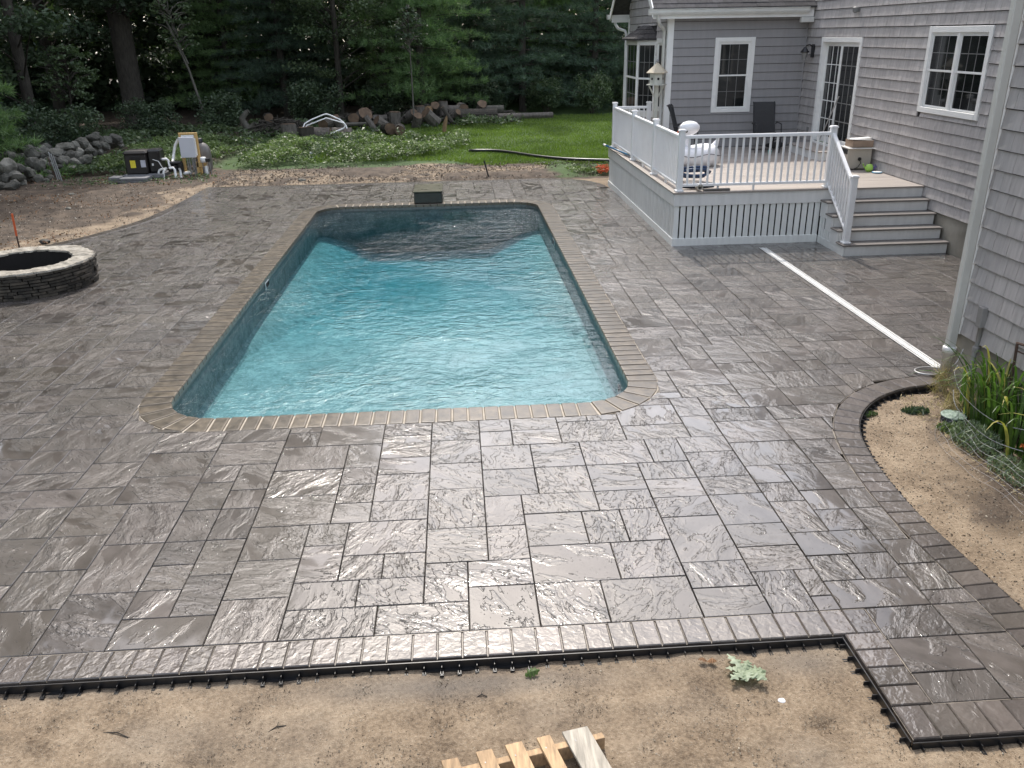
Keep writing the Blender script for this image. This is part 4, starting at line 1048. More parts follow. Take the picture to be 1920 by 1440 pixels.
# ------------------------------------------------------------------ deck
DX0, DY0, DZ = 3.74, 14.42, .94
def deck():
    K = tag(empty('deck', (0, 0, 0)), 'raised grey deck with white railing, slatted skirt and five steps against the house', 'deck')
    # boards along x, with a border board
    y = DY0+.12; k = 0
    MB().box(DX0-.02, 8.185, DY0-.025, DY0+.115, DZ-.026, DZ, .003).obj('deck_board', 'deck', K)
    MB().box(DX0-.02, DX0+.115, DY0+.118, 21.0, DZ-.026, DZ, .003).obj('deck_board', 'deck', K)
    while y < 21.0:
        x1 = 8.17 if y+.136 < GY0-.02 else 4.90
        y1 = min(y+.136, 21.0) if x1 < 8 else min(y+.136, GY0-.025)
        if y1-y > .03:
            xs = random.uniform(5.2, 7.2)
            MB().box(DX0+.119, (xs if x1 > 8 else x1), y, y1, DZ-.026, DZ-random.uniform(0, .0015), .003).obj('deck_board', 'deck', K)
            if x1 > 8: MB().box(xs+.003, x1, y, y1, DZ-.026, DZ-random.uniform(0, .0015), .003).obj('deck_board', 'deck', K)
        y += .141
        if x1 > 8 and y+.136 >= GY0-.02 and y < GY0: pass
    # near-black box painting in the shade under the deck
    MB().box(DX0+.09, 8.15, DY0+.09, 20.3, .0, .66).obj('under_deck_shade', 'soot_shade', K)
    # fascia
    MB().box(DX0, 8.18, DY0, DY0+.03, .70, DZ-.027, .003).obj('fascia_board', 'fascia', K)
    MB().box(DX0, DX0+.03, DY0+.031, 21.0, .70, DZ-.027, .003).obj('fascia_board', 'fascia', K)
    MB().box(DX0+.031, 4.93, 20.97, 21.0, .70, DZ-.027, .003).obj('fascia_board', 'fascia', K)
    # skirt slats
    n = 23; x = DX0+.02; p = .1145
    for i in range(n):
        MB().box(x+i*p, x+i*p+.088, DY0+.022, DY0+.042, .125, .70, .002).obj('skirt_slat', 'skirt', K)
    yy = DY0+.045; i = 0
    while yy+i*p < 20.95:
        MB().box(DX0+.022, DX0+.032, yy+i*p, yy+i*p+.080, .125, .70, .002).obj('skirt_slat', 'skirt', K); i += 1
    MB().box(DX0+.008, 6.37, DY0+.006, DY0+.05, -.01, .13, .003).obj('base_board', 'skirt', K)
    MB().box(DX0+.008, DX0+.05, DY0+.051, 21.0, -.01, .13, .003).obj('base_board', 'skirt', K)
    # stairs
    SX0, SX1 = 6.40, 8.16; R_ = DZ/5; T = .268
    for i in range(5):
        zt = DZ-i*R_; yf = DY0-i*T
        if i: MB().box(SX0-.05, SX1+.02, yf-.025, yf+T-.002, zt-.026, zt, .003).obj('stair_tread', 'tread', K)
        MB().box(SX0, SX1, yf-.0 if i else yf-.001, yf+.02, zt-R_+(.0 if i < 4 else -.01), zt-.027 if i else .70, .002).obj('riser', 'fascia', K) if i else MB().box(SX0, SX1, yf-.004, yf-.001, zt-R_, DZ-.027, .001).obj('riser', 'fascia', K)
    # stringer boards on the left side, stepped
    for i in range(1, 5):
        zt = DZ-i*R_; yf = DY0-i*T
        MB().box(SX0-.03, SX0-.006, yf+.0, yf+T-.002, max(.12, zt-R_-.10), zt-.027, .002).obj('stringer', 'fascia', K)
    MB().box(SX0-.026, SX0-.004, DY0-4*T+.004, DY0-.002, -.01, .12, .002).obj('base_board', 'skirt', K)
    for i in range(7):
        y0_ = DY0-.10-i*.107; zt = DZ-(int((DY0-y0_)/T)+1)*R_-R_-.10
        if zt > .2: MB().box(SX0-.022, SX0-.006, y0_, y0_+.088, .12, zt, .002).obj('skirt_slat', 'skirt', K)
    MB().box(SX0+.01, SX1-.01, DY0-3.9*T, DY0-.02, .0, .15).obj('under_deck_shade', 'soot_shade', K)  # same painted shade, below the stairs
    # railing
    def post(x, y, z0, z1, s=.1):
        q = MB().box(x-s/2, x+s/2, y-s/2, y+s/2, z0, z1-.03, .006).obj('post', 'white_vinyl', K)
        c = MB(); c.box(x-s/2-.012, x+s/2+.012, y-s/2-.012, y+s/2+.012, z1-.035, z1-.012, .005); c.box(x-s/2-.004, x+s/2+.004, y-s/2-.004, y+s/2+.004, z1-.012, z1, .008); c.obj('post_cap', 'white_vinyl', q)
        c = MB(); c.box(x-s/2-.02, x+s/2+.02, y-s/2-.02, y+s/2+.02, z0, z0+.035, .008); c.obj('post_skirt', 'white_vinyl', q)
    def rail(p, q, zb0, zb1, zt0, zt1, pitch=.118, foot=True, bw=.032):
        p = Vector(p); q = Vector(q); L = (q-p).length; t = (q-p)/L; nr = Vector((-t.y, t.x))
        def bar(z0, z1, h, wd, name):
            vs = []
            for (pp, zz) in ((p, z0), (q, z1)):
                for s_ in (-1, 1):
                    for (hh, ww) in ((0, wd), (h*.75, wd), (h, wd*.7)):
                        vs.append((pp.x+nr.x*s_*ww/2, pp.y+nr.y*s_*ww/2, zz+hh))
            # indices: end a: -0 -1 -2 | +0 +1 +2
            ring = [0, 1, 2, 5, 4, 3]
            MB().add(vs, [tuple(ring), tuple(6+i for i in ring[::-1])]+[(ring[i], 6+ring[i], 6+ring[(i+1) % 6], ring[(i+1) % 6]) for i in range(6)], .5).obj(name, 'white_vinyl', K)
        bar(zt0-.055, zt1-.055, .055, .062, 'top_rail'); bar(zb0, zb1, .045, .045, 'bottom_rail')
        n = int(L/pitch); off = (L-(n-1)*pitch)/2
        for i in range(n):
            s_ = off+i*pitch; c = p+t*s_; f = s_/L
            MB().box(c.x-bw/2, c.x+bw/2, c.y-bw/2, c.y+bw/2, zb0+(zb1-zb0)*f+.03, zt0+(zt1-zt0)*f-.05, .003).obj('baluster', 'white_vinyl', K)
        if foot:
            c = (p+q)/2; MB().box(c.x-.018, c.x+.018, c.y-.018, c.y+.018, DZ, zb0+.001, .003).obj('rail_foot', 'white_vinyl', K)
    xl = DX0+.10; yf = DY0+.09; PY = [yf, 16.47, 18.50, 20.82]
    for y in PY: post(xl, y, DZ, 1.985)
    XR = 6.47
    post(XR, yf, DZ, 1.985); post(4.66, 20.82, DZ, 1.985)
    zb, zt = DZ+.085, 1.885
    rail((xl+.05, yf), (XR-.05, yf), zb, zb, zt, zt)
    for a, b in zip(PY, PY[1:]): rail((xl, a+.05), (xl, b-.05), zb, zb, zt, zt)
    rail((xl+.05, 20.82), (4.61, 20.82), zb, zb, zt, zt, foot=False)
    yn = 13.46; zn = R_*1
    post(XR-.02, yn, zn, 1.31)
    rail((XR, yf-.05), (XR-.02, yn+.05), .99, .36, 1.87, 1.22, .105, False)
    # door step platform
    st = MB(); st.box(7.62, 8.16, 17.70, 19.35, DZ, 1.10, .003); st.obj('door_step', 'fascia', K)
    st = MB(); st.box(7.59, 8.16, 17.67, 19.38, 1.102, 1.128, .004); st.obj('door_step_tread', 'deck', K)
deck()
#PART4
# ------------------------------------------------------------------ fire pit
def fire_pit():
    cx, cy, Ro, Ri, Hh = -6.76, 13.27, .99, .66, .375
    r = tag(empty('fire_pit', (cx, cy, 0)), 'round fire pit of thin dark stacked stone with a pale rough top ring', 'fire pit')
    def ob(mb, n, m, sm=False): return mb.obj(n, m, r, sm)
    n = 8; ch = Hh/n
    for k in range(n):
        a = random.uniform(0, 1); end = a+2*PI; z0 = k*ch
        while a < end-.05:
            da = min(random.uniform(.13, .36), end-a); r1 = Ro+random.uniform(-.030, .012); g = .008
            zz0 = z0+random.uniform(0, .006); zz1 = z0+ch-random.uniform(.003, .012)
            vs = []
            for ang in (a+g, a+da/2, a+da-g):
                rr = r1+random.uniform(-.010, .010); c, s_ = math.cos(ang), math.sin(ang)
                for z in (zz0, zz1): vs += [(rr*c, rr*s_, z), (.80*c, .80*s_, z)]
            # corner order per angle: outer z0, inner z0, outer z1, inner z1
            fs = []
            for q in (0, 4): fs += [(q+0, q+4, q+6, q+2), (q+2, q+6, q+7, q+3), (q+1, q+0, q+4, q+5), (q+1, q+3, q+7, q+5)]
            fs += [(0, 2, 3, 1), (8, 9, 11, 10)]
            ob(MB().add(vs, fs), 'stone', 'ledge'); a += da
    # ragged mortared top and the sooty inside
    N = 96; vs = []; fs = []
    ro = [Ro-.015+.050*(random.random()-.5)+.02*math.sin(7*i*2*PI/N) for i in range(N)]; ri = [Ri+.045*(random.random()-.5)+.012*math.sin(9*i*2*PI/N) for i in range(N)]
    for i in range(N):
        th = 2*PI*i/N; c, s_ = math.cos(th), math.sin(th)
        for (rr, z) in ((ro[i], Hh-.004), (ro[i]-.01, Hh+.016+.006*random.random()), ((ro[i]+ri[i])/2, Hh+.012+.030*random.random()), (ri[i]+.012, Hh+.014+.006*random.random()), (ri[i], Hh-.01), (ri[i]+.01, .0)):
            vs.append((rr*c, rr*s_, z))
    for i in range(N):
        j = (i+1) % N
        for q in range(4): fs.append((i*6+q, i*6+q+1, j*6+q+1, j*6+q))
    ob(MB().add(vs, fs), 'top_ring', 'pitcap')
    m = MB(); N2 = 40
    vs = [((Ri+.012)*math.cos(2*PI*i/N2), (Ri+.012)*math.sin(2*PI*i/N2), z) for z in (.02, Hh) for i in range(N2)]
    m.add(vs, [(i, (i+1) % N2, N2+(i+1) % N2, N2+i) for i in range(N2)]+[tuple(range(N2))], .5); ob(m, 'inner_wall', 'soot_shade')
    m = MB(); vs = [((.86)*math.cos(2*PI*i/N2), (.86)*math.sin(2*PI*i/N2), z) for z in (.0, Hh-.01) for i in range(N2)]
    m.add(vs, [(i, (i+1) % N2, N2+(i+1) % N2, N2+i) for i in range(N2)], .5); ob(m, 'core', 'soot_shade')
fire_pit()
def single(mb, name, mat, label, cat, group=None, smooth=False, loc=None):
    o = mb.obj(name, mat, None, smooth)
    if loc is not None:
        o.data.transform(Matrix.Translation(-Vector(loc))); o.location = loc
    return tag(o, label, cat, group)
r = tag(empty('marker_stake', (-8.0, 15.6, -.05)), 'thin orange topped survey stake behind the fire pit', 'stake')
m = MB(); m.tube([(0, 0, 0), (.0, 0, .34)], .014, 6); m.obj('stake_rod', 'rust', r)
m = MB(); m.tube([(.0, 0, .34), (.015, 0, .74)], .018, 6); m.obj('painted_top', 'orange', r)
# block on the far coping
r = tag(empty('coping_block', (-.67, 19.19, .01)), 'wet olive green block with its shaded sides painted darker standing on the far pool coping', 'block')
MB().box(-.315, .315, 0, 1.08, 0, .240, .012).obj('block_body', 'box_shaded', r); MB().box(-.33, .33, -.012, 1.10, .241, .270, .008).obj('block_lid', 'box_lit', r)
# ------------------------------------------------------------------ pool equipment
r = tag(empty('pool_heater', (-8.6, 24.45, 0)), 'black pool heater box with yellow and grey labels beside the white pipes', 'heater')
MB().box(-.48, .10, -.25, .35, .12, .66, .03).obj('case', 'heater', r); MB().box(-.50, .12, -.27, .37, .62, .74, .05).obj('lid', 'heater', r); MB().box(.10, .44, -.12, .34, .13, .76, .05).obj('fan_housing', 'black_plastic', r)
MB().box(-.30, -.06, -.275, -.262, .50, .60, .01).obj('handle_recess', 'black_plastic', r)
MB().box(-.33, -.19, -.266, -.252, .30, .50).obj('yellow_label', 'yellow_lbl', r); MB().box(-.05, .08, -.266, -.252, .31, .50).obj('grey_label', 'white_lbl', r); MB().box(.20, .25, -.135, -.121, .33, .39).obj('white_label', 'pvc', r)
MB().box(-.55, .50, -.32, .45, .02, .12, .008).obj('pad', 'slabgrey', r)
for (x0, x1, y0, y1, z0, z1, lb) in ((-9.38, -9.09, 23.62, 24.0, .0, .16, 'small stack of grey slabs left of the wide slab'), (-9.07, -8.36, 23.55, 24.08, 0, .14, 'wide grey slab lying in front of the black heater')):
    c = (x0+x1)/2; r = tag(empty('slab_stack', (c, (y0+y1)/2, -.02)), lb, 'slab stack')
    h = (z1-z0)/2
    for k in range(2): MB().box(x0-c+.01*k, x1-c+.01*k, -(y1-y0)/2, (y1-y0)/2-.01*k, k*h, k*h+h-.006, .008).obj('slab', 'slabgrey', r)
r = tag(empty('pool_pump', (-7.85, 24.5, 0)), 'black pool pump with white plastic pipes and elbows beside the heater', 'pump')
def ptube(pts, rad, name, mat='pvc', n=8):
    m = MB(); m.tube([(p[0]+7.85, p[1]-24.5, p[2]) for p in pts], rad, n); return m.obj(name, mat, r, True)
ptube([(-8.25, 24.3, -.1), (-8.25, 24.3, .14), (-8.22, 24.3, .20), (-8.16, 24.3, .23), (-8.02, 24.35, .24)], .032, 'pipe')
ptube([(-8.11, 24.25, -.1), (-8.11, 24.25, .12), (-8.09, 24.27, .18), (-8.03, 24.35, .26)], .032, 'pipe')
ptube([(-8.20, 24.5, .47), (-8.04, 24.5, .48), (-8.0, 24.5, .44), (-7.99, 24.5, .30), (-7.97, 24.45, .26)], .034, 'pipe')
ptube([(-7.97, 24.4, .24), (-7.86, 24.38, .25), (-7.82, 24.36, .20), (-7.82, 24.36, -.1)], .034, 'pipe')
ptube([(-7.72, 24.5, -.1), (-7.72, 24.5, .16), (-7.74, 24.5, .22)], .032, 'pipe')
ptube([(-7.74, 24.98, 1.0), (-7.80, 24.98, .92), (-7.88, 24.95, .80), (-7.93, 24.9, .62), (-7.95, 24.8, .45), (-7.93, 24.6, .34)], .040, 'return_pipe')
ptube([(-7.70, 24.7, .05), (-7.50, 24.7, .05)], .045, 'pipe')
ptube([(-8.35, 24.3, .50), (-8.2, 24.28, .45), (-8.12, 24.26, .3), (-8.06, 24.26, .2)], .010, 'cable')
m = MB(); m.box(-.16, .18, -.02, .20, .33, .40, .02); m.box(-.20, -.08, 0, .16, .12, .36, .02); m.box(.08, .2, 0, .16, .08, .36, .02); m.lathe([(.06, .0), (.09, .02), (.09, .18), (.05, .2)], (0, .1, .12), 10); m.obj('pump_body', 'black_plastic', r)
r = tag(empty('control_panel', (-7.5, 24.85, 0)), 'yellow timber frame carrying a pale grey electrical enclosure above conduits', 'control panel')
for a in ((-.22, -.15, -.02, .06, -.1, 1.08), (.21, .285, -.02, .06, -.1, 1.08), (-.22, .285, -.02, .06, 1.081, 1.13), (.18, .48, -.10, -.05, .20, .34), (.17, .235, -.10, -.03, -.1, .34)): MB().box(*a, .004).obj('timber', 'wood_y', r)
MB().box(-.20, .21, -.14, -.03, .47, 1.02, .008).obj('enclosure', 'panel_grey', r); MB().box(.211, .245, -.13, -.05, .52, .98, .006).obj('hinge_strip', 'pvc', r); MB().box(-.15, .20, -.03, .0, 1.0, 1.07, .004).obj('back_box', 'pvc', r)
for x, l in ((-.06, .03), (.0, 0), (.06, .08), (.11, .0), (.15, .02)):
    m = MB(); m.tube([(x, -.08, .48), (x+l*.3, -.08, .2), (x+l, -.10, -.1)], .016, 6); m.obj('conduit', 'grey_pvc', r)
m = MB(); m.tube([(.16, -.12, .24), (-.08, -.16, -.1)], .010, 5); m.obj('brace', 'grey_pvc', r)
r = tag(empty('sand_filter', (-7.30, 25.35, 0)), 'grey domed sand filter tank with black valve head behind the control panel', 'filter tank')
m = MB(); m.lathe([(.20, 0), (.25, .06), (.26, .12), (.26, .50), (.25, .60), (.21, .70), (.14, .78), (.06, .82), (.0, .825)], (0, 0, 0), 20); m.obj('tank', 'tank', r, True)
m = MB(); m.lathe([(.10, .0), (.11, .03), (.09, .10), (.05, .13), (.0, .13)], (-.02, 0, .81), 12); m.box(-.2, .0, -.03, .03, .84, .89, .01); m.obj('valve_head', 'black_plastic', r)
r = tag(empty('chlorinator', (-7.05, 24.62, 0)), 'white canister with black fitting and thin pipes right of the timber frame', 'canister')
m = MB(); m.lathe([(.06, .34), (.085, .35), (.085, .45), (.07, .49), (.0, .495)], (-.03, 0, 0), 12); m.lathe([(.055, -.1), (.06, .0), (.055, .22), (.0, .24)], (.0, .1, 0), 10); m.obj('canister', 'pvc', r, True)
MB().box(.03, .16, -.05, .05, .36, .46, .012).obj('fitting', 'black_plastic', r)
for x in (-.06, .06, .13):
    m = MB(); m.tube([(x, .0, .38), (x+.02, 0, -.08)], .012, 5); m.obj('thin_pipe', 'grey_pvc', r)
r = tag(empty('post_bundle', (-11.05, 24.3, -.1)), 'bundle of thin metal posts and a brown stake leaning by the stone wall', 'posts')
for i, (x, mt) in enumerate(((-.05, 'galv'), (.0, 'galv'), (.05, 'grey_pvc'), (-.1, 'rust'))):
    m = MB(); m.tube([(x+.12, .0, 0), (x-.02, .08, .86-.05*i)], .016, 5); m.obj('post', mt, r)
# ------------------------------------------------------------------ stone wall and logs
def rock_mesh(rx, ry, rz, seed, sub=2, rough=.22):
    rr = random.Random(seed)
    import bmesh
    bm = bmesh.new(); bmesh.ops.create_icosphere(bm, subdivisions=sub, radius=1)
    ax = [Vector((rr.gauss(0, 1), rr.gauss(0, 1), rr.gauss(0, 1))).normalized() for _ in range(11)]; dd = [rr.uniform(.55, .88) for _ in ax]
    for v in bm.verts:
        p = v.co.copy()
        for a, d in zip(ax, dd):
            k = p.dot(a)
            if k > d: p -= a*(k-d)*.85
        p *= 1+rough*(rr.random()-.5)*.35
        v.co = Vector((p.x*rx, p.y*ry, p.z*rz))
    vs = [tuple(v.co) for v in bm.verts]; fs = [tuple(v.index for v in f.verts) for f in bm.faces]; bm.free(); return vs, fs
LOGS = [
    (-5.35, 31.90, 0.26, 0.28, 0.3, 'up', 0, 'upright brown log with tan cut top under the left end of the white tube rail'),
    (-4.92, 32.20, 0.25, 0.26, 0.38, 'side', 2, 'ridged grey-brown log lying under the middle of the white tube rail'),
    (-4.16, 32.40, 0.21, 0.27, 0.36, 'side', 2, 'dark furrowed log under the right end of the white tube rail'),
    (-6.28, 33.40, 0.25, 0.28, 0.3, 'up', 2, 'dark round log left of the white tube rail in front of the stick heap'),
    (-4.21, 36.50, 0.42, 0.24, 0.45, 'end', 0, 'log showing a reddish brown cut end right of the white tube rail'),
    (-3.77, 36.50, 0.46, 0.31, 0.3, 'tilt', 2, 'big grey block of log beside the reddish cut end'),
    (-3.38, 35.50, 0.29, 0.12, 0.36, 'lean', 2, 'slim grey log leaning right of the big grey block'),
    (-2.59, 34.20, 0.21, 0.23, 0.4, 'end', 0, 'left of the two brown log ends side by side in the weeds'),
    (-2.14, 34.00, 0.20, 0.20, 0.4, 'end', 0, 'right of the two brown log ends side by side in the weeds'),
    (-1.14, 38.80, 0.58, 0.18, 0.35, 'end', 1, 'log with bright tan cut end on top of the pile'),
    (-0.85, 38.90, 0.54, 0.20, 0.3, 'tilt', 0, 'reddish tilted log just right of the bright tan cut end'),
    (-0.49, 39.00, 0.57, 0.20, 0.3, 'up', 2, 'grey upright log on top of the pile, third from the bright tan end'),
    (-0.06, 39.20, 0.50, 0.17, 0.35, 'side', 2, 'dark small log lying between the grey upright log and the dome-shaped one'),
    (0.37, 39.40, 0.52, 0.22, 0.3, 'end', 2, 'dome-shaped grey log resting behind the left part of the largest log'),
    (0.81, 38.30, 0.31, 0.27, 1.05, 'side', 0, 'largest thick grey log lying at the edge of the lawn'),
    (1.21, 39.20, 0.52, 0.22, 0.28, 'tilt', 2, 'pointed pale grey log on top of the right end of the largest log'),
    (1.71, 39.40, 0.45, 0.18, 0.5, 'side', 3, 'short pale barkless log perched right of the pointed one'),
    (1.98, 38.60, 0.18, 0.16, 0.95, 'side', 2, 'long grey log lying end to end with the largest log'),
    (3.17, 39.60, 0.11, 0.14, 1.3, 'side', 2, 'longest thin grey log at the right end of the row'),
    (-0.99, 36.80, 0.35, 0.26, 0.35, 'tilt', 2, 'round grey block in the middle of the pile under the bright tan end'),
    (-1.47, 38.20, 0.42, 0.22, 0.32, 'up', 2, 'round pale grey log behind the thin white sapling on its right'),
    (-1.93, 38.00, 0.34, 0.21, 0.34, 'tilt', 2, 'dark log left of the thin white sapling'),
    (-1.56, 36.60, 0.23, 0.19, 0.34, 'tilt', 2, 'small brown-grey log low in the pile under the thin sapling'),
    (-0.31, 37.20, 0.44, 0.09, 0.36, 'lean', 1, 'slim tan split log leaning left of the largest log'),
    (-2.52, 37.00, 0.28, 0.24, 0.34, 'up', 2, 'dark upright log above the two brown ends'),
    (-2.96, 36.00, 0.23, 0.20, 0.32, 'tilt', 2, 'grey log lying left of the two brown ends'),
    (-4.94, 34.20, 0.46, 0.21, 0.32, 'end', 0, 'brown log framed inside the white tube rail'),
    (-4.56, 34.60, 0.40, 0.18, 0.34, 'tilt', 2, 'small grey log framed at the right inside the white tube rail'),
    (-7.73, 37.00, 0.51, 0.19, 0.32, 'end', 0, 'reddish brown log above the stick heap'),
    (-3.20, 38.00, 0.26, 0.18, 0.3, 'side', 2, 'dim grey log at the back between the leaning log and the dark upright one'),
    (-0.01, 37.80, 0.37, 0.14, 0.3, 'tilt', 2, 'small mossy log touching the cut end of the largest log'),
    (-3.87, 35.90, 0.26, 0.08, 0.7, 'side', 3, 'thin pale plank-like log lying below the reddish cut end'),
]
ROCKS = [
    (-11.90, 23.60, 0.51, 0.24, 0.19),
    (-11.72, 23.90, 0.42, 0.14, 0.13),
    (-11.67, 23.50, 0.26, 0.20, 0.14),
    (-11.91, 23.30, 0.21, 0.13, 0.15),
    (-11.57, 22.90, 0.09, 0.17, 0.10),
    (-11.57, 23.10, 0.13, 0.12, 0.10),
    (-12.11, 23.60, 0.31, 0.12, 0.12),
    (-11.80, 22.90, 0.08, 0.13, 0.11),
    (-11.73, 24.30, 0.23, 0.14, 0.14),
    (-11.69, 24.90, 0.33, 0.19, 0.16),
    (-11.72, 25.20, 0.36, 0.13, 0.12),
    (-11.46, 24.20, 0.06, 0.13, 0.12),
    (-11.60, 23.60, 0.03, 0.12, 0.11),
    (-11.26, 24.20, -0.00, 0.10, 0.08),
    (-11.87, 24.90, 0.42, 0.17, 0.17),
    (-11.48, 24.80, 0.15, 0.12, 0.10),
    (-11.54, 26.30, 0.67, 0.30, 0.11),
    (-11.69, 26.00, 0.52, 0.24, 0.13),
    (-11.25, 26.00, 0.47, 0.14, 0.14),
    (-11.48, 26.10, 0.48, 0.13, 0.13),
    (-11.26, 27.00, 0.69, 0.22, 0.17),
    (-11.38, 26.70, 0.65, 0.13, 0.13),
    (-11.15, 26.50, 0.50, 0.12, 0.11),
    (-10.93, 26.60, 0.52, 0.14, 0.10),
    (-11.05, 25.70, 0.31, 0.16, 0.11),
    (-11.31, 25.50, 0.36, 0.17, 0.15),
    (-10.80, 26.00, 0.32, 0.14, 0.13),
    (-10.94, 25.90, 0.30, 0.11, 0.11),
    (-11.44, 25.00, 0.36, 0.08, 0.06),
    (-11.22, 25.60, 0.38, 0.11, 0.11),
    (-11.67, 25.50, 0.41, 0.15, 0.11),
    (-11.27, 25.10, 0.27, 0.13, 0.08),
    (-10.98, 25.20, 0.21, 0.13, 0.08),
    (-11.54, 25.50, 0.41, 0.13, 0.11),
    (-11.17, 26.20, 0.42, 0.13, 0.13),
    (-11.60, 28.60, 0.68, 0.26, 0.14),
    (-11.46, 28.80, 0.62, 0.14, 0.12),
    (-11.41, 30.00, 0.53, 0.20, 0.15),
    (-11.41, 29.20, 0.53, 0.17, 0.15),
    (-11.28, 30.00, 0.39, 0.10, 0.07),
    (-11.59, 28.90, 0.75, 0.14, 0.08),
    (-11.25, 27.20, 0.55, 0.16, 0.14),
    (-11.34, 28.20, 0.50, 0.16, 0.14),
    (-11.31, 28.70, 0.42, 0.17, 0.14),
    (-12.15, 25.60, 0.56, 0.19, 0.17),
    (-12.05, 25.90, 0.44, 0.17, 0.15),
]
def stone_wall():
    r = tag(empty('stone_wall', (-11.5, 25, 0)), 'tumbled old dry stone wall of rounded grey boulders at the wood edge', 'stone wall')
    rr = random.Random(5)
    rows = [(x, y, z, a, b) for x, y, z, a, b in ROCKS]
    for (x, y, z, a, b) in ROCKS[:]:        # stones behind and beneath carry the ones in view
        rows.append((x-rr.uniform(.1, .5), y+rr.uniform(.25, .5), max(.03, z*.55), a*1.1, b*1.1))
    for k in range(26): rows.append((-12.6-rr.random()*.9-.03*k, 22.9+k*.3+rr.uniform(-.2, .2), rr.uniform(.05, .5), rr.uniform(.16, .28), rr.uniform(.13, .2)))
    for k in range(30): rows.append((-13.2+rr.uniform(-.4, .4)-k*.25, 22.6-k*.28, rr.uniform(.0, .35), rr.uniform(.16, .3), rr.uniform(.13, .22)))
    for i, (x, y, z, a, b) in enumerate(rows):
        vs, fs = rock_mesh(a*1.2, (a+b)*.6, b*1.25, 100+i, 2, .45)
        rot = Matrix.Rotation(rr.uniform(-.3, .3), 4, 'Y')@Matrix.Rotation(rr.uniform(-.5, .5), 4, 'Z')
        t_ = rr.random()
        o = MB().add([tuple(rot@Vector(p)) for p in vs], fs, t_).obj('stone', 'rock', r); o.location = (x+11.5, y-25, z)
stone_wall()
def woodpile():
    mats = [('bark', 'logend'), ('bark', 'logend2'), ('bark', 'bark_pale'), ('bark_pale', 'logend2')]
    M['bark_grey'] = simple('grey_bark', (.12, .105, .09), .9, .4, 5, 26, 1.0, .02, stretch=(2, 2, 1))
    rr = random.Random(3)
    for (x, y, z, rad, hl, kind, mt, lab) in LOGS:
        bark = 'bark' if mt in (0, 1) else ('bark_grey' if mt == 2 else 'bark_pale'); endm = {0: 'logend', 1: 'logend2', 2: 'logend', 3: 'logend2'}[mt]
        n = 18; segs = 6; m = MB(); ph = [rr.uniform(.90, 1.06) for _ in range(n)]
        vs = []
        for i in range(segs+1):
            f = i/segs
            for k in range(n):
                th = 2*PI*k/n; q = rad*ph[k]*(1+.05*math.sin(3*f+k))*(1+rr.uniform(-.02, .02)); vs.append((q*math.cos(th), q*math.sin(th), (f*2-1)*hl))
        fs = [(i*n+k, i*n+(k+1) % n, (i+1)*n+(k+1) % n, (i+1)*n+k) for i in range(segs) for k in range(n)]
        if kind == 'up': R = Matrix.Rotation(rr.uniform(-.08, .08), 4, 'X')@Matrix.Rotation(rr.uniform(-.1, .1), 4, 'Y')
        elif kind == 'side': R = Matrix.Rotation(rr.uniform(-.12, .12), 4, 'Z')@Matrix.Rotation(PI/2, 4, 'Y')
        elif kind == 'end': R = Matrix.Rotation(rr.uniform(-.35, .35), 4, 'Z')@Matrix.Rotation(PI/2+rr.uniform(-.1, .1), 4, 'X')
        elif kind == 'lean': R = Matrix.Rotation(-.55, 4, 'Y')
        else: R = Matrix.Rotation(rr.uniform(-1, 1), 4, 'Z')@Matrix.Rotation(rr.uniform(.6, 1.2), 4, 'X')
        m.add(vs, fs)
        o = tag(empty('log', (x, y, z)), lab, 'log', 'cut logs piled along the wood edge'); o.rotation_euler = R.to_euler()
        m.obj('bark', bark, o)
        for s_ in (-1, 1):
            e = MB(); c = [(p[0]*.97, p[1]*.97, s_*(hl+.004)) for p in vs[:n]]; e.add(c+[(0, 0, s_*(hl+.012))], [(k, (k+1) % n, n) for k in range(n)]); e.obj('cut_end', endm, o)
woodpile()
# support rounds hidden low in the heap
def heap():
    rr = random.Random(9)
    m = MB()
    for i in range(420):
        x = rr.uniform(-8.1, -5.9); y = rr.uniform(34.3, 36.4); h = .62*(1-abs((x+7)/1.5)**2)*(1-abs((y-35.4)/1.6)**2); z = rr.uniform(.0, max(.05, h)); a = rr.uniform(0, PI); L = rr.uniform(.2, .6); t = rr.uniform(-.4, .4)
        d = Vector((math.cos(a)*math.cos(t), math.sin(a)*math.cos(t), math.sin(t)))*L/2; c = Vector((x, y, z)); m.tube([c-d, c+d], rr.uniform(.01, .035), 5)
    tag(m.obj('stick_heap', 'bark'), kind='stuff')
    m = MB()
    for i in range(240):      # forest litter of rounds and brush filling in behind the logs
        x = rr.uniform(-5.5, 2.5); y = rr.uniform(37.5, 40.5); z = rr.uniform(0, .32); a = rr.uniform(0, PI); L = rr.uniform(.3, .9)
        d = Vector((math.cos(a), math.sin(a), rr.uniform(-.3, .3)))*L/2; c = Vector((x, y, z)); m.tube([c-d, c+d], rr.uniform(.02, .07), 6)
    tag(m.obj('brush_litter', 'bark'), kind='stuff')
heap()
m = MB(); m.tube([(-5.52, 32.05, .30), (-5.52, 32.1, .50), (-5.44, 32.2, .66), (-5.2, 32.3, .78), (-4.78, 32.4, .93), (-4.67, 32.4, .95), (-4.55, 32.4, .92), (-4.2, 32.35, .76), (-4.06, 32.3, .66), (-4.0, 32.25, .54), (-4.06, 32.2, .46), (-4.57, 32.1, .27)], .026, 8)
r = tag(empty('pool_handrail', (0, 0, 0)), 'bent white tubular pool handrails lying on top of the front logs', 'handrail')
m.obj('tube', 'white_vinyl', r, True)
m = MB(); m.tube([(-5.42, 32.0, .50), (-5.35, 32.0, .60), (-4.64, 32.1, .84), (-4.05, 32.1, .66), (-3.97, 32.1, .60), (-3.93, 32.1, .46)], .022, 8); m.obj('tube', 'white_vinyl', r, True)
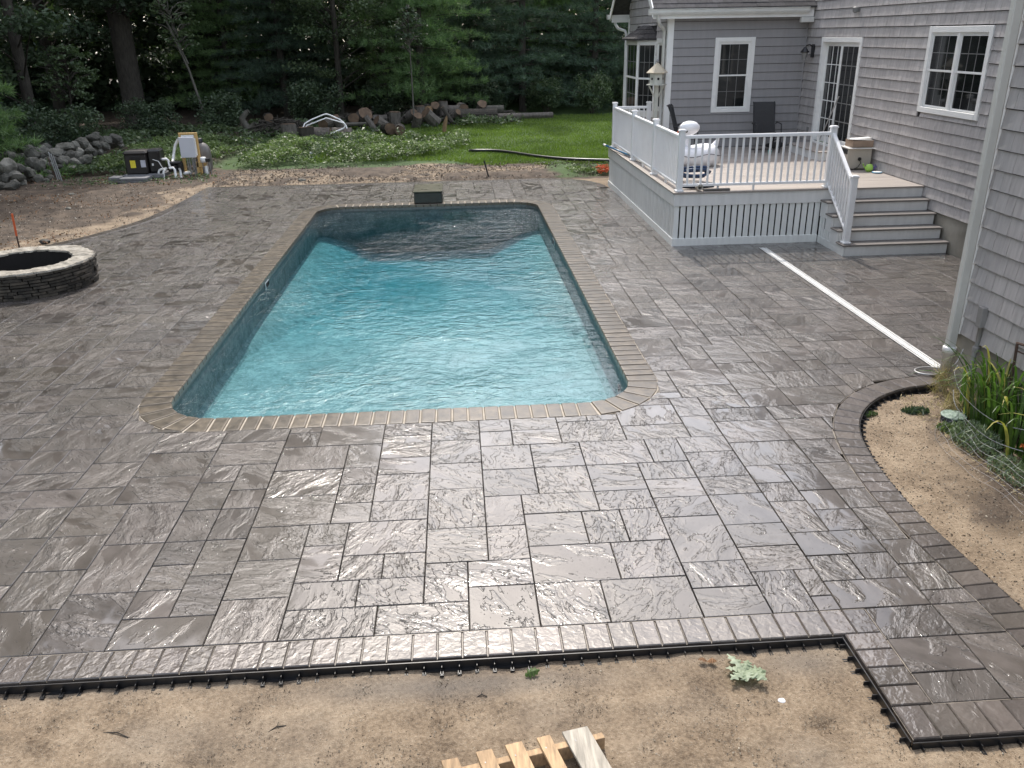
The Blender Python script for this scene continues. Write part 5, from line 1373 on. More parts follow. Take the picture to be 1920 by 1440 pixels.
m = MB(); m.tube([(-4.52, 31.9, .16), (-4.38, 31.9, .22)], .022, 8); m.obj('tube', 'white_vinyl', r, True)
r = tag(empty('forked_log', (0, 0, 0)), 'pale forked dead tree limb standing crooked at the left end of the log pile', 'dead limb')
m = MB(); m.tube([(-8.02, 35, .92), (-8.12, 35, .88), (-8.33, 35, .66), (-8.24, 35, .42), (-8.05, 34.9, .14), (-7.85, 34.8, -.02), (-7.6, 34.6, -.25)], [.07, .10, .12, .13, .14, .14, .13], 9); m.obj('limb', 'bark_pale', r, True)
m = MB(); m.tube([(-8.14, 34.95, .22), (-7.98, 34.9, .34), (-7.80, 34.9, .48)], [.12, .10, .07], 8); m.obj('branch_stub', 'bark_pale', r, True)
m = MB(); m.box(-.45, .45, -.13, .13, -.02, .02, .004, mat=Matrix.Rotation(.25, 4, 'Z')); single(m, 'loose_plank', 'grey_wood', 'weathered grey plank lying in the weeds before the dark round log', 'plank').location = (-6.2, 31.6, .14)
m = MB(); m.tube([(0, 0, -.1), (0, 0, .16)], .04, 10); single(m, 'pipe_stub', 'pvc', 'short white pipe stub sticking up out of the weeds', 'pipe').location = (-4.62, 27.9, 0)
m = MB(); m.tube(catmull([(.45, 28.3, .02), (.61, 28.17, .045), (1.2, 28.0, .05), (1.7, 27.5, .05), (2.38, 26.5, .05), (2.97, 25.85, .05), (3.6, 25.4, .05), (4.6, 25.0, .05)], 6), .05, 8); single(m, 'drainage_pipe', 'black_plastic', 'black flexible pipe winding over the lawn towards the deck', 'pipe', smooth=True)
m = MB(); m.tube([(.0, 0, -.05), (-.12, .1, .42)], .022, 6); single(m, 'metal_stake', 'black_metal', 'short dark stake leaning in the dirt beyond the far coping', 'stake').location = (.86, 22.85, 0)
# split orange wood in front of the pile
m = MB()
vs, fs = rock_mesh(.10, .10, .42, 77, 2, .5); m.add(vs, fs); o = single(m, 'split_log', 'logend2', 'bright orange split piece of wood standing on end at the lawn edge', 'split wood'); o.location = (-.38, 34.6, .24); o.rotation_euler = (.1, .15, .3)
# orange netting by the deck's far corner
def netting():
    rr = random.Random(4); m = MB()
    for i in range(70):
        x, y = rr.uniform(-.16, .16), rr.uniform(-.45, .35); a = rr.uniform(0, PI); L = rr.uniform(.1, .3); c = Vector((x, y, .12*(1-(x/.4)**2)+rr.uniform(0, .08))); d = Vector((math.cos(a), math.sin(a), rr.uniform(-.5, .5)))*L/2
        m.tube([c-d, c+d], .010, 4)
    o = single(m, 'orange_netting', 'orange', 'crumpled orange safety netting on the ground by the far corner of the deck', 'netting'); o.location = (4.02, 23.2, -.05)
netting()
# ------------------------------------------------------------------ things on the deck
def chair(loc, rz, label):
    r = tag(empty('sling_chair', loc, rz), label, 'patio chair', 'dark sling chairs on the deck')
    # sits facing -y, back at +y
    def tb(pts, rad, name): m = MB(); m.tube(pts, rad, 6); return m.obj(name, 'black_metal', r, True)
    for s in (-1, 1):
        tb([(s*.27, -.24, 0), (s*.27, -.26, .42), (s*.27, -.22, .62), (s*.27, .10, .64), (s*.27, .22, .60)], .014, 'arm')
        tb([(s*.25, .30, 0), (s*.25, .12, .42)], .014, 'leg'); tb([(s*.24, -.24, .40), (s*.24, .16, .38), (s*.24, .34, 1.02), (s*.24, .38, 1.06)], .014, 'side_frame')
    for (nm, pts) in (('seat', [(-.24, .40), (-.05, .385), (.15, .38)]), ('backrest', [(.155, .40), (.22, .62), (.30, .88), (.37, 1.04), (.41, 1.06)])):
        m = MB(); n = len(pts); vs = [(s*.235, y, z) for (y, z) in pts for s in (-1, 1)]+[(s*.235, y+.012, z-.004) for (y, z) in pts for s in (-1, 1)]
        fs = []
        for i in range(n-1): fs += [(2*i, 2*i+1, 2*i+3, 2*i+2), (2*n+2*i+2, 2*n+2*i+3, 2*n+2*i+1, 2*n+2*i)]
        fs += [(0, 2*n, 2*n+1, 1)]
        m.add(vs, fs); m.obj(nm, 'sling', r)
    tb([(-.25, .30, .02), (.25, .30, .02)], .010, 'stretcher')
    return r
chair((5.18, 19.35, .94), math.radians(68), 'dark sling chair seen from the side behind the white swan float')
chair((7.05, 19.35, .94), math.radians(-4), 'dark sling chair facing the pool under the wall right of the window')
def swan():
    r = tag(empty('swan_float', (4.95, 17.55, .94)), 'white inflatable swan pool float on the deck behind the railing', 'pool float')
    m = MB(); N, K = 28, 12; vs = []; fs = []
    for i in range(N):
        th = 2*PI*i/N; bulge = 1+.10*math.cos(th*2)
        for k in range(K):
            ph = 2*PI*k/K; rr = .26*bulge+.165*math.cos(ph); vs.append((rr*math.cos(th)*1.12, rr*math.sin(th)*.95, .19+.185*math.sin(ph)+.05*max(0, math.cos(th-.2))*math.sin(ph)))
    for i in range(N):
        for k in range(K): fs.append((i*K+k, ((i+1) % N)*K+k, ((i+1) % N)*K+(k+1) % K, i*K+(k+1) % K))
    m.add(vs, fs, .5); m.obj('body_ring', 'float', r, True)
    m = MB(); m.lathe([(.0, .17), (.26, .18), (.27, .20), (.0, .21)], (0, 0, 0), 20); m.obj('seat_floor', 'float', r, True)
    m = MB(); m.tube([(-.20, 0, .28), (-.24, 0, .45), (-.20, 0, .60), (-.17, 0, .68)], [.13, .10, .09, .10], 12); m.obj('neck', 'float', r, True)
    vs, fs = [], []
    m = MB(); m.lathe([(.0, -.13), (.08, -.12), (.15, -.07), (.185, .0), (.175, .06), (.12, .12), (.05, .145), (.0, .15)], (-.16, 0, .74), 18, mat=Matrix.Diagonal((1.15, .9, 1, 1))); m.obj('head', 'float', r, True)
    m = MB(); m.lathe([(.045, 0), (.03, .06), (.0, .10)], (-.34, -.02, .70), 8, mat=Matrix.Rotation(-PI/2-.5, 4, 'Y')); m.obj('beak', 'orange', r, True)
    m = MB(); m.lathe([(.0, 0), (.035, .004), (.035, .012), (.0, .018)], (-.26, -.125, .70), 8, mat=Matrix.Rotation(PI/2, 4, 'X')); m.obj('eye', 'black_plastic', r)
    m = MB(); m.tube([(.30, 0, .28), (.40, 0, .40), (.47, 0, .56)], [.10, .07, .015], 8); m.obj('tail', 'float', r, True)
    pts = [(1.135*(.285*(1+.1*math.cos(2*t))+.150)*math.cos(t), -abs(.965*(.285*(1+.1*math.cos(2*t))+.150)*math.sin(t)), .235+.03*math.sin(4*t)) for t in [-.15-i*.18 for i in range(16)]]
    m = MB(); m.tube(pts, .007, 5); m.obj('wing_line', 'black_plastic', r)
swan()
r = tag(empty('vacuum_hose', (4.35, 15.45, .94)), 'coiled dark blue pool vacuum hose behind the corner post of the deck', 'hose')
rr = random.Random(2)
for k in range(5):
    m = MB(); a0 = rr.uniform(0, 6); R1 = rr.uniform(.20, .28); tx = rr.uniform(-.5, .7); pts = []
    for i in range(22):
        t = a0+2*PI*i/21; p = Vector((R1*math.cos(t), R1*.9*math.sin(t), 0)); p = Matrix.Rotation(tx, 3, 'X')@p; pts.append((p.x+rr.uniform(-.03, .03), p.y, p.z+.12+.025*k+R1*abs(math.sin(tx))*.4))
    m.tube(pts, .022, 7); m.obj('hose_loop', 'blue_hose', r, True)
m = MB(); m.lathe([(.045, 0), (.05, .16), (.052, .17), (.040, .17), (.036, .02)], (0, 0, 0), 12, mat=Matrix.Rotation(PI/2-.1, 4, 'X')); o = single(m, 'pipe_coupling', 'beige_box', 'short pale pipe coupling lying by the front railing near the corner post', 'pipe'); o.location = (4.20, 14.62, 1.0)
m = MB(); m.tube([(3.93, 14.72, 1.0), (4.10, 14.72, 1.0), (4.35, 14.74, 1.0), (4.52, 14.75, 1.0)], [.035, .055, .055, .045], 10); single(m, 'rolled_mat', 'navy', 'dark navy roll lying along the deck edge behind the front railing', 'roll', smooth=True)
r = tag(empty('pool_brush', (4.50, 14.50, .945)), 'grey pool brush head lying on the deck edge outside the railing', 'brush')
MB().box(-.24, .24, -.03, .03, 0, .035, .008).obj('bristle_bar', 'tank', r); m = MB(); m.tube([(.02, 0, .03), (.04, .05, .12)], .018, 6); m.obj('socket', 'galv', r)
r = tag(empty('telescopic_pole', (3.72, 20.0, .96)), 'blue telescopic pool pole poking out under the left railing with a white tip', 'pole')
m = MB(); m.tube([(-.08, .75, .035), (.30, -2.6, .035)], .022, 8); m.obj('pole_tube', 'blue_pole', r, True); m = MB(); m.tube([(-.10, .98, .035), (-.08, .75, .035)], .026, 8); m.obj('pole_tip', 'pvc', r, True)
m = MB(); m.tube([(-.03, .45, .035), (-.035, .40, .035)], .030, 8); m.obj('pole_clamp', 'pvc', r, True)
def beige():
    r = tag(empty('beige_case', (7.88, 16.55, .94)), 'beige metal case with a round black socket standing by the house wall on the deck', 'case')
    MB().box(-.25, .24, -.20, .20, .02, .42, .012).obj('case_body', 'beige_box', r); MB().box(-.262, -.20, -.19, .19, .30, .40, .01).obj('handle', 'black_plastic', r)
    m = MB(); m.lathe([(.035, 0), (.035, .015), (.0, .016)], (.0, -.205, .21), 12, mat=Matrix.Rotation(PI/2, 4, 'X')); m.obj('socket', 'black_plastic', r)
    m = MB(); m.tube([(.0, -.22, .20), (.02, -.24, .14), (-.03, -.24, .06), (-.12, -.22, .015), (-.22, -.24, .01)], .008, 5); m.obj('cable', 'black_plastic', r, True)
    r2 = tag(empty('cardboard_box', (7.92, 16.55, 1.365)), 'open cardboard carton with pale flaps on top of the beige case', 'box')
    MB().box(-.20, .22, -.16, .16, .0, .02, .003).obj('base', 'cardboard', r2)
    for a in ((-.20, .22, -.16, -.152, .02, .13), (-.20, .22, .152, .16, .02, .13), (-.20, -.192, -.152, .152, .02, .13), (.212, .22, -.152, .152, .02, .13)): MB().box(*a).obj('side_panel', 'cardboard', r2)
    for a, rt in (((-.24, .20, -.17, .02, .131, .137), (.12, -.05)), ((-.14, .26, .0, .18, .138, .143), (-.1, .04)), ((-.30, .24, -.26, .16, -.012, -.004), (.05, .02))):
        m = MB(); m.box(*a, mat=Matrix.Rotation(rt[0]*.4, 4, 'Y')@Matrix.Rotation(rt[1], 4, 'X')); m.obj('flap', 'pvc', r2)
beige()
r = tag(empty('watering_can', (7.99, 16.12, .94)), 'small lime green toy watering can beside the beige case', 'watering can')
m = MB(); m.lathe([(.05, 0), (.075, .05), (.072, .10), (.05, .135), (.03, .14)], (0, 0, 0), 14); m.obj('can_body', 'lime', r, True)
m = MB(); m.tube([(-.06, 0, .05), (-.12, 0, .12), (-.13, 0, .15)], [.014, .010, .018], 7); m.obj('spout', 'lime', r, True); m = MB(); m.tube([(.06, 0, .10), (.12, 0, .13), (.13, 0, .08), (.07, 0, .04)], .008, 6); m.obj('handle', 'purple', r, True)
m = MB(); m.lathe([(.03, 0), (.04, .03), (.028, .08), (.0, .09)], (.0, 0, 0), 10); m.tube([(.02, 0, .05), (.06, 0, .09)], .01, 5); o = single(m, 'toy_cup', 'purple', 'small purple toy right of the lime watering can', 'toy'); o.location = (8.11, 16.20, .94)
r = tag(empty('frisbee', (8.06, 15.92, .945)), 'white disc with a blue rim lying on the deck by the house wall', 'disc')
m = MB(); m.lathe([(.085, 0), (.095, .006), (.095, .018), (.082, .02)], (0, 0, 0), 20); m.obj('rim', 'skyblue', r, True); m = MB(); m.lathe([(.0, .019), (.083, .020), (.08, .022), (.0, .0225)], (0, 0, 0), 20); m.obj('disc', 'pvc', r)
r = tag(empty('mop', (0, 0, 0)), 'long handled mop leaning against the sliding door', 'mop')
m = MB(); m.tube([(7.86, 18.52, .98), (8.10, 18.12, 2.2)], .013, 6); m.obj('handle', 'galv', r); m = MB(); m.box(7.76, 7.96, 18.48, 18.56, .945, .985, .01); m.obj('mop_head', 'pvc', r)
r = tag(empty('duffel_bag', (7.45, 19.75, .94)), 'black bag slumped on the deck near the house corner', 'bag')
vs, fs = rock_mesh(.24, .15, .11, 31, 2, .5); m = MB(); m.add([(p[0], p[1], p[2]+.09) for p in vs], fs); m.obj('bag_body', 'sling', r, True); m = MB(); m.tube([(-.1, -.05, .17), (-.05, -.1, .23), (.05, -.1, .23), (.1, -.05, .17)], .01, 5); m.obj('strap', 'black_plastic', r)
m = MB(); m.lathe([(.03, 0), (.04, .09), (.036, .09), (.028, .01)], (0, 0, 0), 12); o = single(m, 'teal_cup', 'teal', 'small teal cup on the deck in front of the right sling chair', 'cup'); o.location = (7.02, 18.9, .94)
# birdhouse
r = tag(empty('birdhouse', (4.70, 20.30, .0)), 'cream hexagonal birdhouse with a peaked roof on a white post beyond the deck', 'birdhouse')
m = MB(); m.box(-.045, .045, -.045, .045, .0, 2.38, .006); m.obj('post', 'birdbody', r)
for a in ((-.03, 0, 2.1, -.17, 2.36), (.03, 0, 2.1, .17, 2.36)):
    m = MB(); m.tube([(a[0], 0, a[2]), (a[3], 0, a[4])], .018, 5); m.obj('bracket', 'birdbody', r)
m = MB(); m.lathe([(.19, 0), (.24, .0), (.24, .02), (.17, .022), (.165, .28), (.0, .285)], (0, 0, 2.38), 6); m.obj('bird_box', 'birdbody', r)
m = MB(); m.lathe([(.245, .0), (.25, .015), (.0, .24)], (0, 0, 2.64), 6); m.obj('peaked_roof', 'birdroof', r)
m = MB(); m.lathe([(.02, 0), (.035, .03), (.02, .07), (.0, .09)], (0, 0, 2.86), 8); m.obj('finial', 'galv', r, True)
for a in (-PI/2, -PI/2-PI/3, -PI/2+PI/3):
    m = MB(); m.lathe([(.028, 0), (.028, .004), (.0, .005)], (0, 0, 0), 10, mat=Matrix.Rotation(a, 4, 'Z')@Matrix.Translation((.147, 0, 2.52))@Matrix.Rotation(PI/2, 4, 'Y')); m.obj('entrance_hole', 'soot_shade', r)  # near-black discs painted as the shade inside the holes
# ------------------------------------------------------------------ foreground
def pallet():
    r = tag(empty('wooden_pallet', (.2, 3.1, -.07)), 'worn wooden pallet with uneven boards lying on the sand at the front', 'pallet')
    zt = .125
    tops = [((-.205, 3.26), (-.118, 3.275)), ((-.025, 3.30), (.06, 3.315)), ((.13, 3.335), (.22, 3.355)), ((.30, 3.368), (.372, 3.385)), ((.44, 3.40), (.58, 3.43))]
    d = Vector((.29, -1.0)).normalized(); L = 1.0
    for i, (a, b) in enumerate(tops):
        a = Vector(a); b = Vector(b); poly = [tuple(a+d*L), tuple(b+d*L), tuple(b), tuple(a)]
        poly = [(p[0]-.2, p[1]-3.1) for p in poly]
        m = MB(); m.prism(poly, zt-.017+.002*(i % 2), zt+.002*(i % 2), None, .002); o = m.obj('deck_board', 'grey_wood' if i == 4 else 'pallet', r)
        for k in (.12, .17):
            for s_ in (.3, .7):
                p = a.lerp(b, s_)+d*(.07+.02*random.random()); n_ = MB(); n_.lathe([(.003, 0), (.003, .001), (0, .0015)], (p.x-.2, p.y-3.1, zt+.0025), 6); n_.obj('nail_head', 'galv', o)
                break
    e = Vector((1, .225)).normalized()
    for k, off in enumerate((.055, .5, .93)):
        c = Vector((-.20, 3.26))+d*off
        poly = [c-e*.05, c-e*.05+d*.04, c+e*.86+d*.04, c+e*.86]; poly = [(p.x-.2, p.y-3.1) for p in poly]
        m = MB(); m.prism(poly, .015, zt-.0175, None, .002); m.obj('stringer', 'pallet', r)
    for k in range(4):
        c = Vector((-.15+.2*k, 3.27+.045*k)); poly = [c, c+d*1.0, c+d*1.0+e*.08, c+e*.08]; poly = [(p.x-.2, p.y-3.1) for p in poly]
        m = MB(); m.prism(poly, .0, .0145, None, .002); m.obj('base_board', 'pallet', r)
pallet()
def lobed_leaf(L, W, seed, lobes=4):
    rr = random.Random(seed); pts = []; n = lobes*4+2
    for i in range(n+1):
        f = i/n; w_ = W*math.sin(PI*min(1, f*1.02))**.7*(1 if i % 4 in (1, 2) else .52)*rr.uniform(.85, 1.15); pts.append((f*L, w_))
    up = [(x, y, .012*math.sin(x/L*3)+.25*y*rr.uniform(.1, .25)) for x, y in pts]; dn = [(x, -y, .25*y*rr.uniform(.1, .25)) for x, y in pts]
    mid = [(x, 0, .018*math.sin(x/L*3)) for x, y in pts]
    vs = up+dn+mid; m_ = len(pts); fs = []
    for i in range(m_-1): fs += [(2*m_+i, 2*m_+i+1, i+1, i), (m_+i, m_+i+1, 2*m_+i+1, 2*m_+i)]
    return vs, fs
def leaf_cluster(loc, n, L, W, name, mat, label, cat, seed=1, spread=2*PI, tilt=.25):
    r = tag(empty(name, loc), label, cat); rr = random.Random(seed)
    for k in range(n):
        vs, fs = lobed_leaf(L*rr.uniform(.75, 1.1), W*rr.uniform(.8, 1.1), seed*10+k)
        R = Matrix.Rotation(spread*k/n+rr.uniform(-.3, .3), 4, 'Z')@Matrix.Rotation(-rr.uniform(0, tilt), 4, 'Y')@Matrix.Rotation(rr.uniform(-.4, .4), 4, 'X')
        MB().add([tuple(R@Vector(p)+Vector((0, 0, .01+.004*k))) for p in vs], fs).obj('leaf', mat, r)
    return r
leaf_cluster((1.60, 3.86, -.06), 7, .15, .045, 'oak_sprig', 'oakleaf', 'spray of pale green lobed oak leaves lying on the sand', 'leaf spray', 3)
leaf_cluster((.285, 3.96, -.065), 1, .10, .035, 'fallen_leaf', 'leaf_yellow_green', 'single small yellow green leaf on the sand below the edging', 'leaf', 5)
leaf_cluster((1.40, 3.97, -.05), 2, .07, .025, 'dry_leaf', 'dryleaf', 'curled brown dry leaf next to the edging near the oak leaves', 'leaf', 8)
vs, fs = rock_mesh(.028, .02, .012, 5, 2); m = MB(); m.add(vs, fs); o = single(m, 'white_pebble', 'white_vinyl', 'flat oval white pebble right of the oak leaves', 'pebble', smooth=True); o.location = (1.745, 3.64, -.062)
for i, (x, y, a, L, lb) in enumerate(((-2.02, 3.70, -.25, .16, 'dark forked twig on the sand at the left'), (-1.13, 3.67, .5, .10, 'short thin dark twig on the sand left of the middle'), (.02, 3.82, .2, .06, 'tiny dark twig on the wet sand'))):
    m = MB(); m.tube([(-L/2, 0, .0), (0, .008, .008), (L/2, -.01, .002)], .0035, 5); m.tube([(0, .008, .008), (L*.2, .03, .012)], .002, 4); o = single(m, 'twig', 'bark', lb, 'twig'); o.location = (x, y, -.062); o.rotation_euler = (0, 0, a)
# ------------------------------------------------------------------ planting bed by the near wall
r = tag(empty('valve_box', (4.74, 7.12, -.05)), 'round dark valve box with a worn pale green lid in the planting bed', 'valve box')
m = MB(); m.lathe([(.115, -.12), (.110, .055), (.0, .056)], (0, 0, 0), 20); m.obj('box_body', 'black_plastic', r, True); m = MB(); m.lathe([(.118, .056), (.118, .066), (.100, .070), (.0, .072)], (0, 0, 0), 20); m.obj('lid', 'greylid', r)
r = tag(empty('iron_standpipe', (5.06, 6.86, -.05)), 'rusty iron standpipe with a hooked top against the near foundation', 'standpipe')
m = MB(); m.tube([(.02, 0, 0), (.01, .03, .60), (.0, .04, .86)], .013, 6); m.obj('pipe', 'rust', r); m = MB(); m.tube([(.0, .05, .87), (.02, -.06, .88), (.03, -.22, .86)], .012, 6); m.obj('arm', 'rust', r); m = MB(); m.tube([(.005, .02, .80), (.03, -.12, .80)], .008, 5); m.obj('lower_arm', 'rust', r)
m = MB(); m.tube([(4.98+.0, 8.06, .02), (5.06, 8.02, .02), (5.2, 8.0, .03)], .009, 6)
pts = [(5.10+.17*math.cos(t), 8.22+.11*math.sin(t), .022) for t in [i*2*PI/22 for i in range(23)]]
m = MB(); m.tube(pts, .010, 6); single(m, 'hose_loop', 'galv', 'grey loop of thin hose lying on the patio beside the downspout boot', 'hose', smooth=True)
#PART5
# ------------------------------------------------------------------ foliage builders (numpy)
def quads(cen, L, W, dirv, nrm):
    """leaf shaped quads: cen (N,3), unit dirv, unit nrm"""
    side = np.cross(dirv, nrm); side /= np.linalg.norm(side, axis=1, keepdims=True)+1e-9
    L = np.broadcast_to(np.asarray(L).reshape(-1, 1), (len(cen), 1)); W = np.broadcast_to(np.asarray(W).reshape(-1, 1), (len(cen), 1))
    a = cen-dirv*L*.5; b = cen+side*W*.5-dirv*L*.05; c = cen+dirv*L*.5-nrm*L*.12; d = cen-side*W*.5-dirv*L*.05
    return np.stack([a, b, c, d], 1).reshape(-1, 3)
def unit(v): return v/(np.linalg.norm(v, axis=1, keepdims=True)+1e-9)
def leaves(name, cen, L, W, mat, g, up=.6, par=None, kind=None, rnd=None):
    n = len(cen); d = g.normal(size=(n, 3)); d[:, 2] *= .5; d[:, 2] -= .25; d = unit(d)
    nn = g.normal(size=(n, 3))*.8; nn[:, 2] += up*1.6; nn = nn-d*(nn*d).sum(1, keepdims=True); nn = unit(nn)
    s = g.uniform(.65, 1.25, n)
    return npmesh(name, quads(cen, L*s, (W if W < L else L*W)*s, d, nn), 4, mat, g.random(n) if rnd is None else rnd, kind, par)
def needle_tufts(cen, out, g, k=16, L=.2, W=.022, spread=.9):
    n = len(cen); c = np.repeat(cen, k, 0); o = np.repeat(out, k, 0)
    d = unit(o*1.0+g.normal(size=(n*k, 3))*spread); s = g.uniform(.6, 1.2, (n*k, 1))*L
    side = unit(np.cross(d, g.normal(size=(n*k, 3))))*W*.5
    st = c+g.normal(size=(n*k, 3))*.045
    r = np.repeat(g.random(n), k)*.8+g.random(n*k)*.2
    return np.stack([st-side, st+side, st+d*s], 1).reshape(-1, 3), r
def pine(seed, H, lmax, z0, label, mat='pine_green', trunk_r=.16, loc=(0, 0, 0), dens=1.0, name='pine_tree', lowdetail=6.5, k=16):
    g = np.random.default_rng(seed)
    root = tag(empty(name, loc), label, 'tree', 'trees at the wood edge')
    tr = MB(); tr.tube([(0, 0, -.2), (.03, .02, H*.3), (-.02, .03, H*.65), (0, 0, H)], [trunk_r*1.1, trunk_r*.9, trunk_r*.55, .02], 9)
    C_, O_ = [], []; z = z0
    while z < H-.3:
        f = z/H; L = lmax*(1-f)**.75*g.uniform(.8, 1.1); nb = int(g.integers(4, 7)); a0 = g.uniform(0, 6.28)
        for b in range(nb):
            a = a0+b*2*PI/nb+g.uniform(-.25, .25); Lb = L*g.uniform(.65, 1.12); rise = g.uniform(-.08, .22)
            tip = np.array([math.cos(a), math.sin(a), rise]); n_ = max(3, int(Lb/.26*dens*(1 if z < lowdetail else .55)))
            pts = []
            for i in range(n_):
                s = .18+.82*(i+g.random())/n_; base = tip*Lb*s; base[2] += -.10*Lb*s*s
                wd = .42*Lb*(1-abs(s-.55))*.8; nt = 3 if z < lowdetail else 2
                for _ in range(nt):
                    p = base+np.array([-math.sin(a), math.cos(a), 0])*g.uniform(-wd, wd)+np.array([0, 0, g.uniform(-.08, .10)])
                    C_.append(p+np.array([0, 0, z])); O_.append(tip*.8+np.array([0, 0, .55])+np.array([-math.sin(a), math.cos(a), 0])*g.uniform(-.6, .6))
            tr.tube([(0, 0, z), tuple(np.array([0, 0, z])+tip*Lb*.5+np.array([0, 0, -.02*Lb])), tuple(np.array([0, 0, z])+tip*Lb*.92+np.array([0, 0, -.09*Lb]))], [.032, .018, .006], 4, caps=False)
        z += g.uniform(.34, .55)*(1 if z < lowdetail else 1.5)
    C_ = np.array(C_); O_ = unit(np.array(O_))
    v, r = needle_tufts(C_, O_, g, k, .25, .026)
    npmesh('crown', v, 3, mat, r, None, root); tr.obj('trunk', 'bark', root, True)
    return root
def leafy(seed, H, R, z0, label, mat='leaf_dark', trunk_r=.2, loc=(0, 0, 0), nleaf=26000, name='broadleaf_tree', L=.15, lean=0.0, flat=.35, bark='bark', grp='trees at the wood edge'):
    g = np.random.default_rng(seed)
    root = tag(empty(name, loc), label, 'tree', grp)
    tr = MB(); tr.tube([(0, 0, -.2), (lean*.4, 0, H*.35), (lean, 0, H*.7), (lean*1.1, 0, H*.95)], [trunk_r*1.15, trunk_r*.9, trunk_r*.5, min(.03, trunk_r*.3)], 10)
    ncl = 130; cl = []
    for i in range(ncl):
        z = z0+(H-z0)*g.random()**.8; f = (z-z0)/(H-z0); rr = R*math.sqrt(max(.05, 1-(2*f-.9)**2*.8))*g.uniform(.35, 1.0); a = g.uniform(0, 6.28)
        p = np.array([rr*math.cos(a)+lean*z/H, rr*math.sin(a), z]); cl.append(p)
        if i % 2 == 0:
            s = np.array([lean*z/H, 0, max(z0*.7, z-rr*.5)]); tr.tube([tuple(s), tuple((s+p)/2+np.array([0, 0, .12])), tuple(p)], [trunk_r*.22, .03, .01], 4, caps=False)
    cl = np.array(cl); idx = g.integers(0, ncl, nleaf); sz = g.uniform(.4, 1.0, ncl)*R*.30
    off = g.normal(size=(nleaf, 3)); off = unit(off)*g.random((nleaf, 1))**.5; off[:, 2] *= flat
    cen = cl[idx]+off*sz[idx][:, None]
    rn = (g.random(ncl)*.6)[idx]+g.random(nleaf)*.4
    leaves('crown', cen, L, L*.55, mat, g, .7, root, None, rn); tr.obj('trunk', bark, root, True)
    return root
def at(src, loc, label, s=1.0, rz=0.0, group=None):
    o = copytree(src); o.location = loc; o.scale = (s, s, s); o.rotation_euler = (0, 0, rz); o['label'] = label
    if group: o['group'] = group
    return o
P1 = pine(11, 14.5, 3.9, .9, 'large bright green pine with sweeping tiers behind the middle of the log pile', 'pine_green', .17, (-1.5, 41.5, 0), 1.35)
P2 = pine(12, 15, 4.0, .8, 'dark blue green pine right of the bright green pine', 'pine_dark', .18, (3.4, 43.6, 0), 1.3)
P3 = pine(13, 5.2, 2.3, .25, 'young light green pine spreading over the stone wall at the far left', 'pine_green', .07, (-13.5, 25.3, 0), 1.3, k=22)
D1 = leafy(21, 30, 6.6, 4.4, 'old tree with the thickest trunk in the left part of the wood', 'leaf_dark', .44, (-14.9, 42.2, 0), 70000, L=.24)
D2 = leafy(22, 13, 3.6, 1.7, 'pale leaved tree left of the bright green pine', 'leaf_mid', .13, (-5.3, 42.0, 0), 30000)
D3 = leafy(23, 24, 5.4, 1.6, 'broad leaved tree overhanging the stone wall on the left', 'leaf_dark', .20, (-17.2, 37.0, 0), 60000, L=.21)
D4 = leafy(24, 6.8, 1.1, 3.2, 'slender forked sapling leaning left of the forked dead limb', 'leaf_mid', .055, (-10.6, 38.6, 0), 1800, name='sapling', lean=-1.3, bark='bark_pale')
m = MB(); m.tube([(-.5, 0, 2.6), (-1.1, .05, 4.2), (-1.9, .1, 6.2)], [.04, .028, .012], 6); o = m.obj('limb', 'bark_pale', D4, True)
D5 = leafy(25, 4.6, .7, 3.0, 'thin white stemmed sapling standing among the cut logs', 'leaf_dark', .035, (-1.70, 37.0, 0), 900, name='sapling', bark='bark_pale')
D6 = leafy(26, 3.4, 1.1, 1.5, 'small grey leaved sapling between the stone wall and the old trunk', 'leaf_mid', .045, (-14.4, 34.0, 0), 2600, name='sapling', lean=.2, L=.13)
TREES = [
    (P2, (7.2, 45, 0), .95, 1.1, 'dark pine just left of the house behind the shrubs'), (P2, (-8.2, 43.8, 0), .9, 2.2, 'dark pine behind the forked dead limb'),
    (P1, (-11.2, 45.5, 0), .9, .7, 'pine behind the slender forked sapling'), (P2, (.9, 46.5, 0), 1.05, 3.0, 'dark pine filling in behind the bright green pine'),
    (D2, (-19.5, 45, 0), 2.0, 1.0, 'tree deep in the wood left of the thick trunk'), (D1, (-23.5, 40, 0), .9, 2.0, 'tall tree at the left end of the wood edge'),
    (D3, (-21.5, 31.5, 0), 1.05, 2.4, 'leafy tree left of the stone wall'), (P2, (12, 46, 0), 1.1, 0, 'dark pine behind the house'),
    (D2, (-3.6, 46.5, 0), 1.1, 3, 'tree deep behind the reddish cut log end'), (P1, (5.2, 48.5, 0), 1.05, 2, 'pine behind the two dark pines'),
    (D1, (-9.5, 50, 0), .85, 1.3, 'tall tree deep in the wood behind the stick heap'), (D3, (-13.0, 49.5, 0), 1.1, .4, 'leafy tree deep in the wood right of the thick trunk'),
    (D3, (16, 50, 0), .65, 1.4, 'leafy tree far behind the house'), (P2, (-24.5, 48, 0), 1.1, 2.6, 'dark pine deep at the left end of the wood'),
    (P2, (-16.8, 31.2, 0), .45, 1.7, 'small dark pine behind the young light green pine'), (D3, (-27, 22, 0), 1.1, .5, 'tall tree beyond the left side of the garden'),
    (D1, (-21.5, 12, 0), .85, 1.5, 'tall tree far out to the left of the fire pit'), (D1, (-20.5, 3, 0), .8, 2.8, 'tall tree to the left of the camera'), (D3, (-20.5, 17.5, 0), 1.0, 3.3, 'leafy tree left of the fire pit beyond the garden'),
    (D3, (-18.5, 8.5, 0), .9, .9, 'broad leaved tree nearest the left side of the patio'), (D1, (-22.5, 26.5, 0), .95, 4.1, 'very tall tree left of the boulders'),
]
for src, loc, s, rz, lb in TREES: at(src, loc, lb, s, rz)
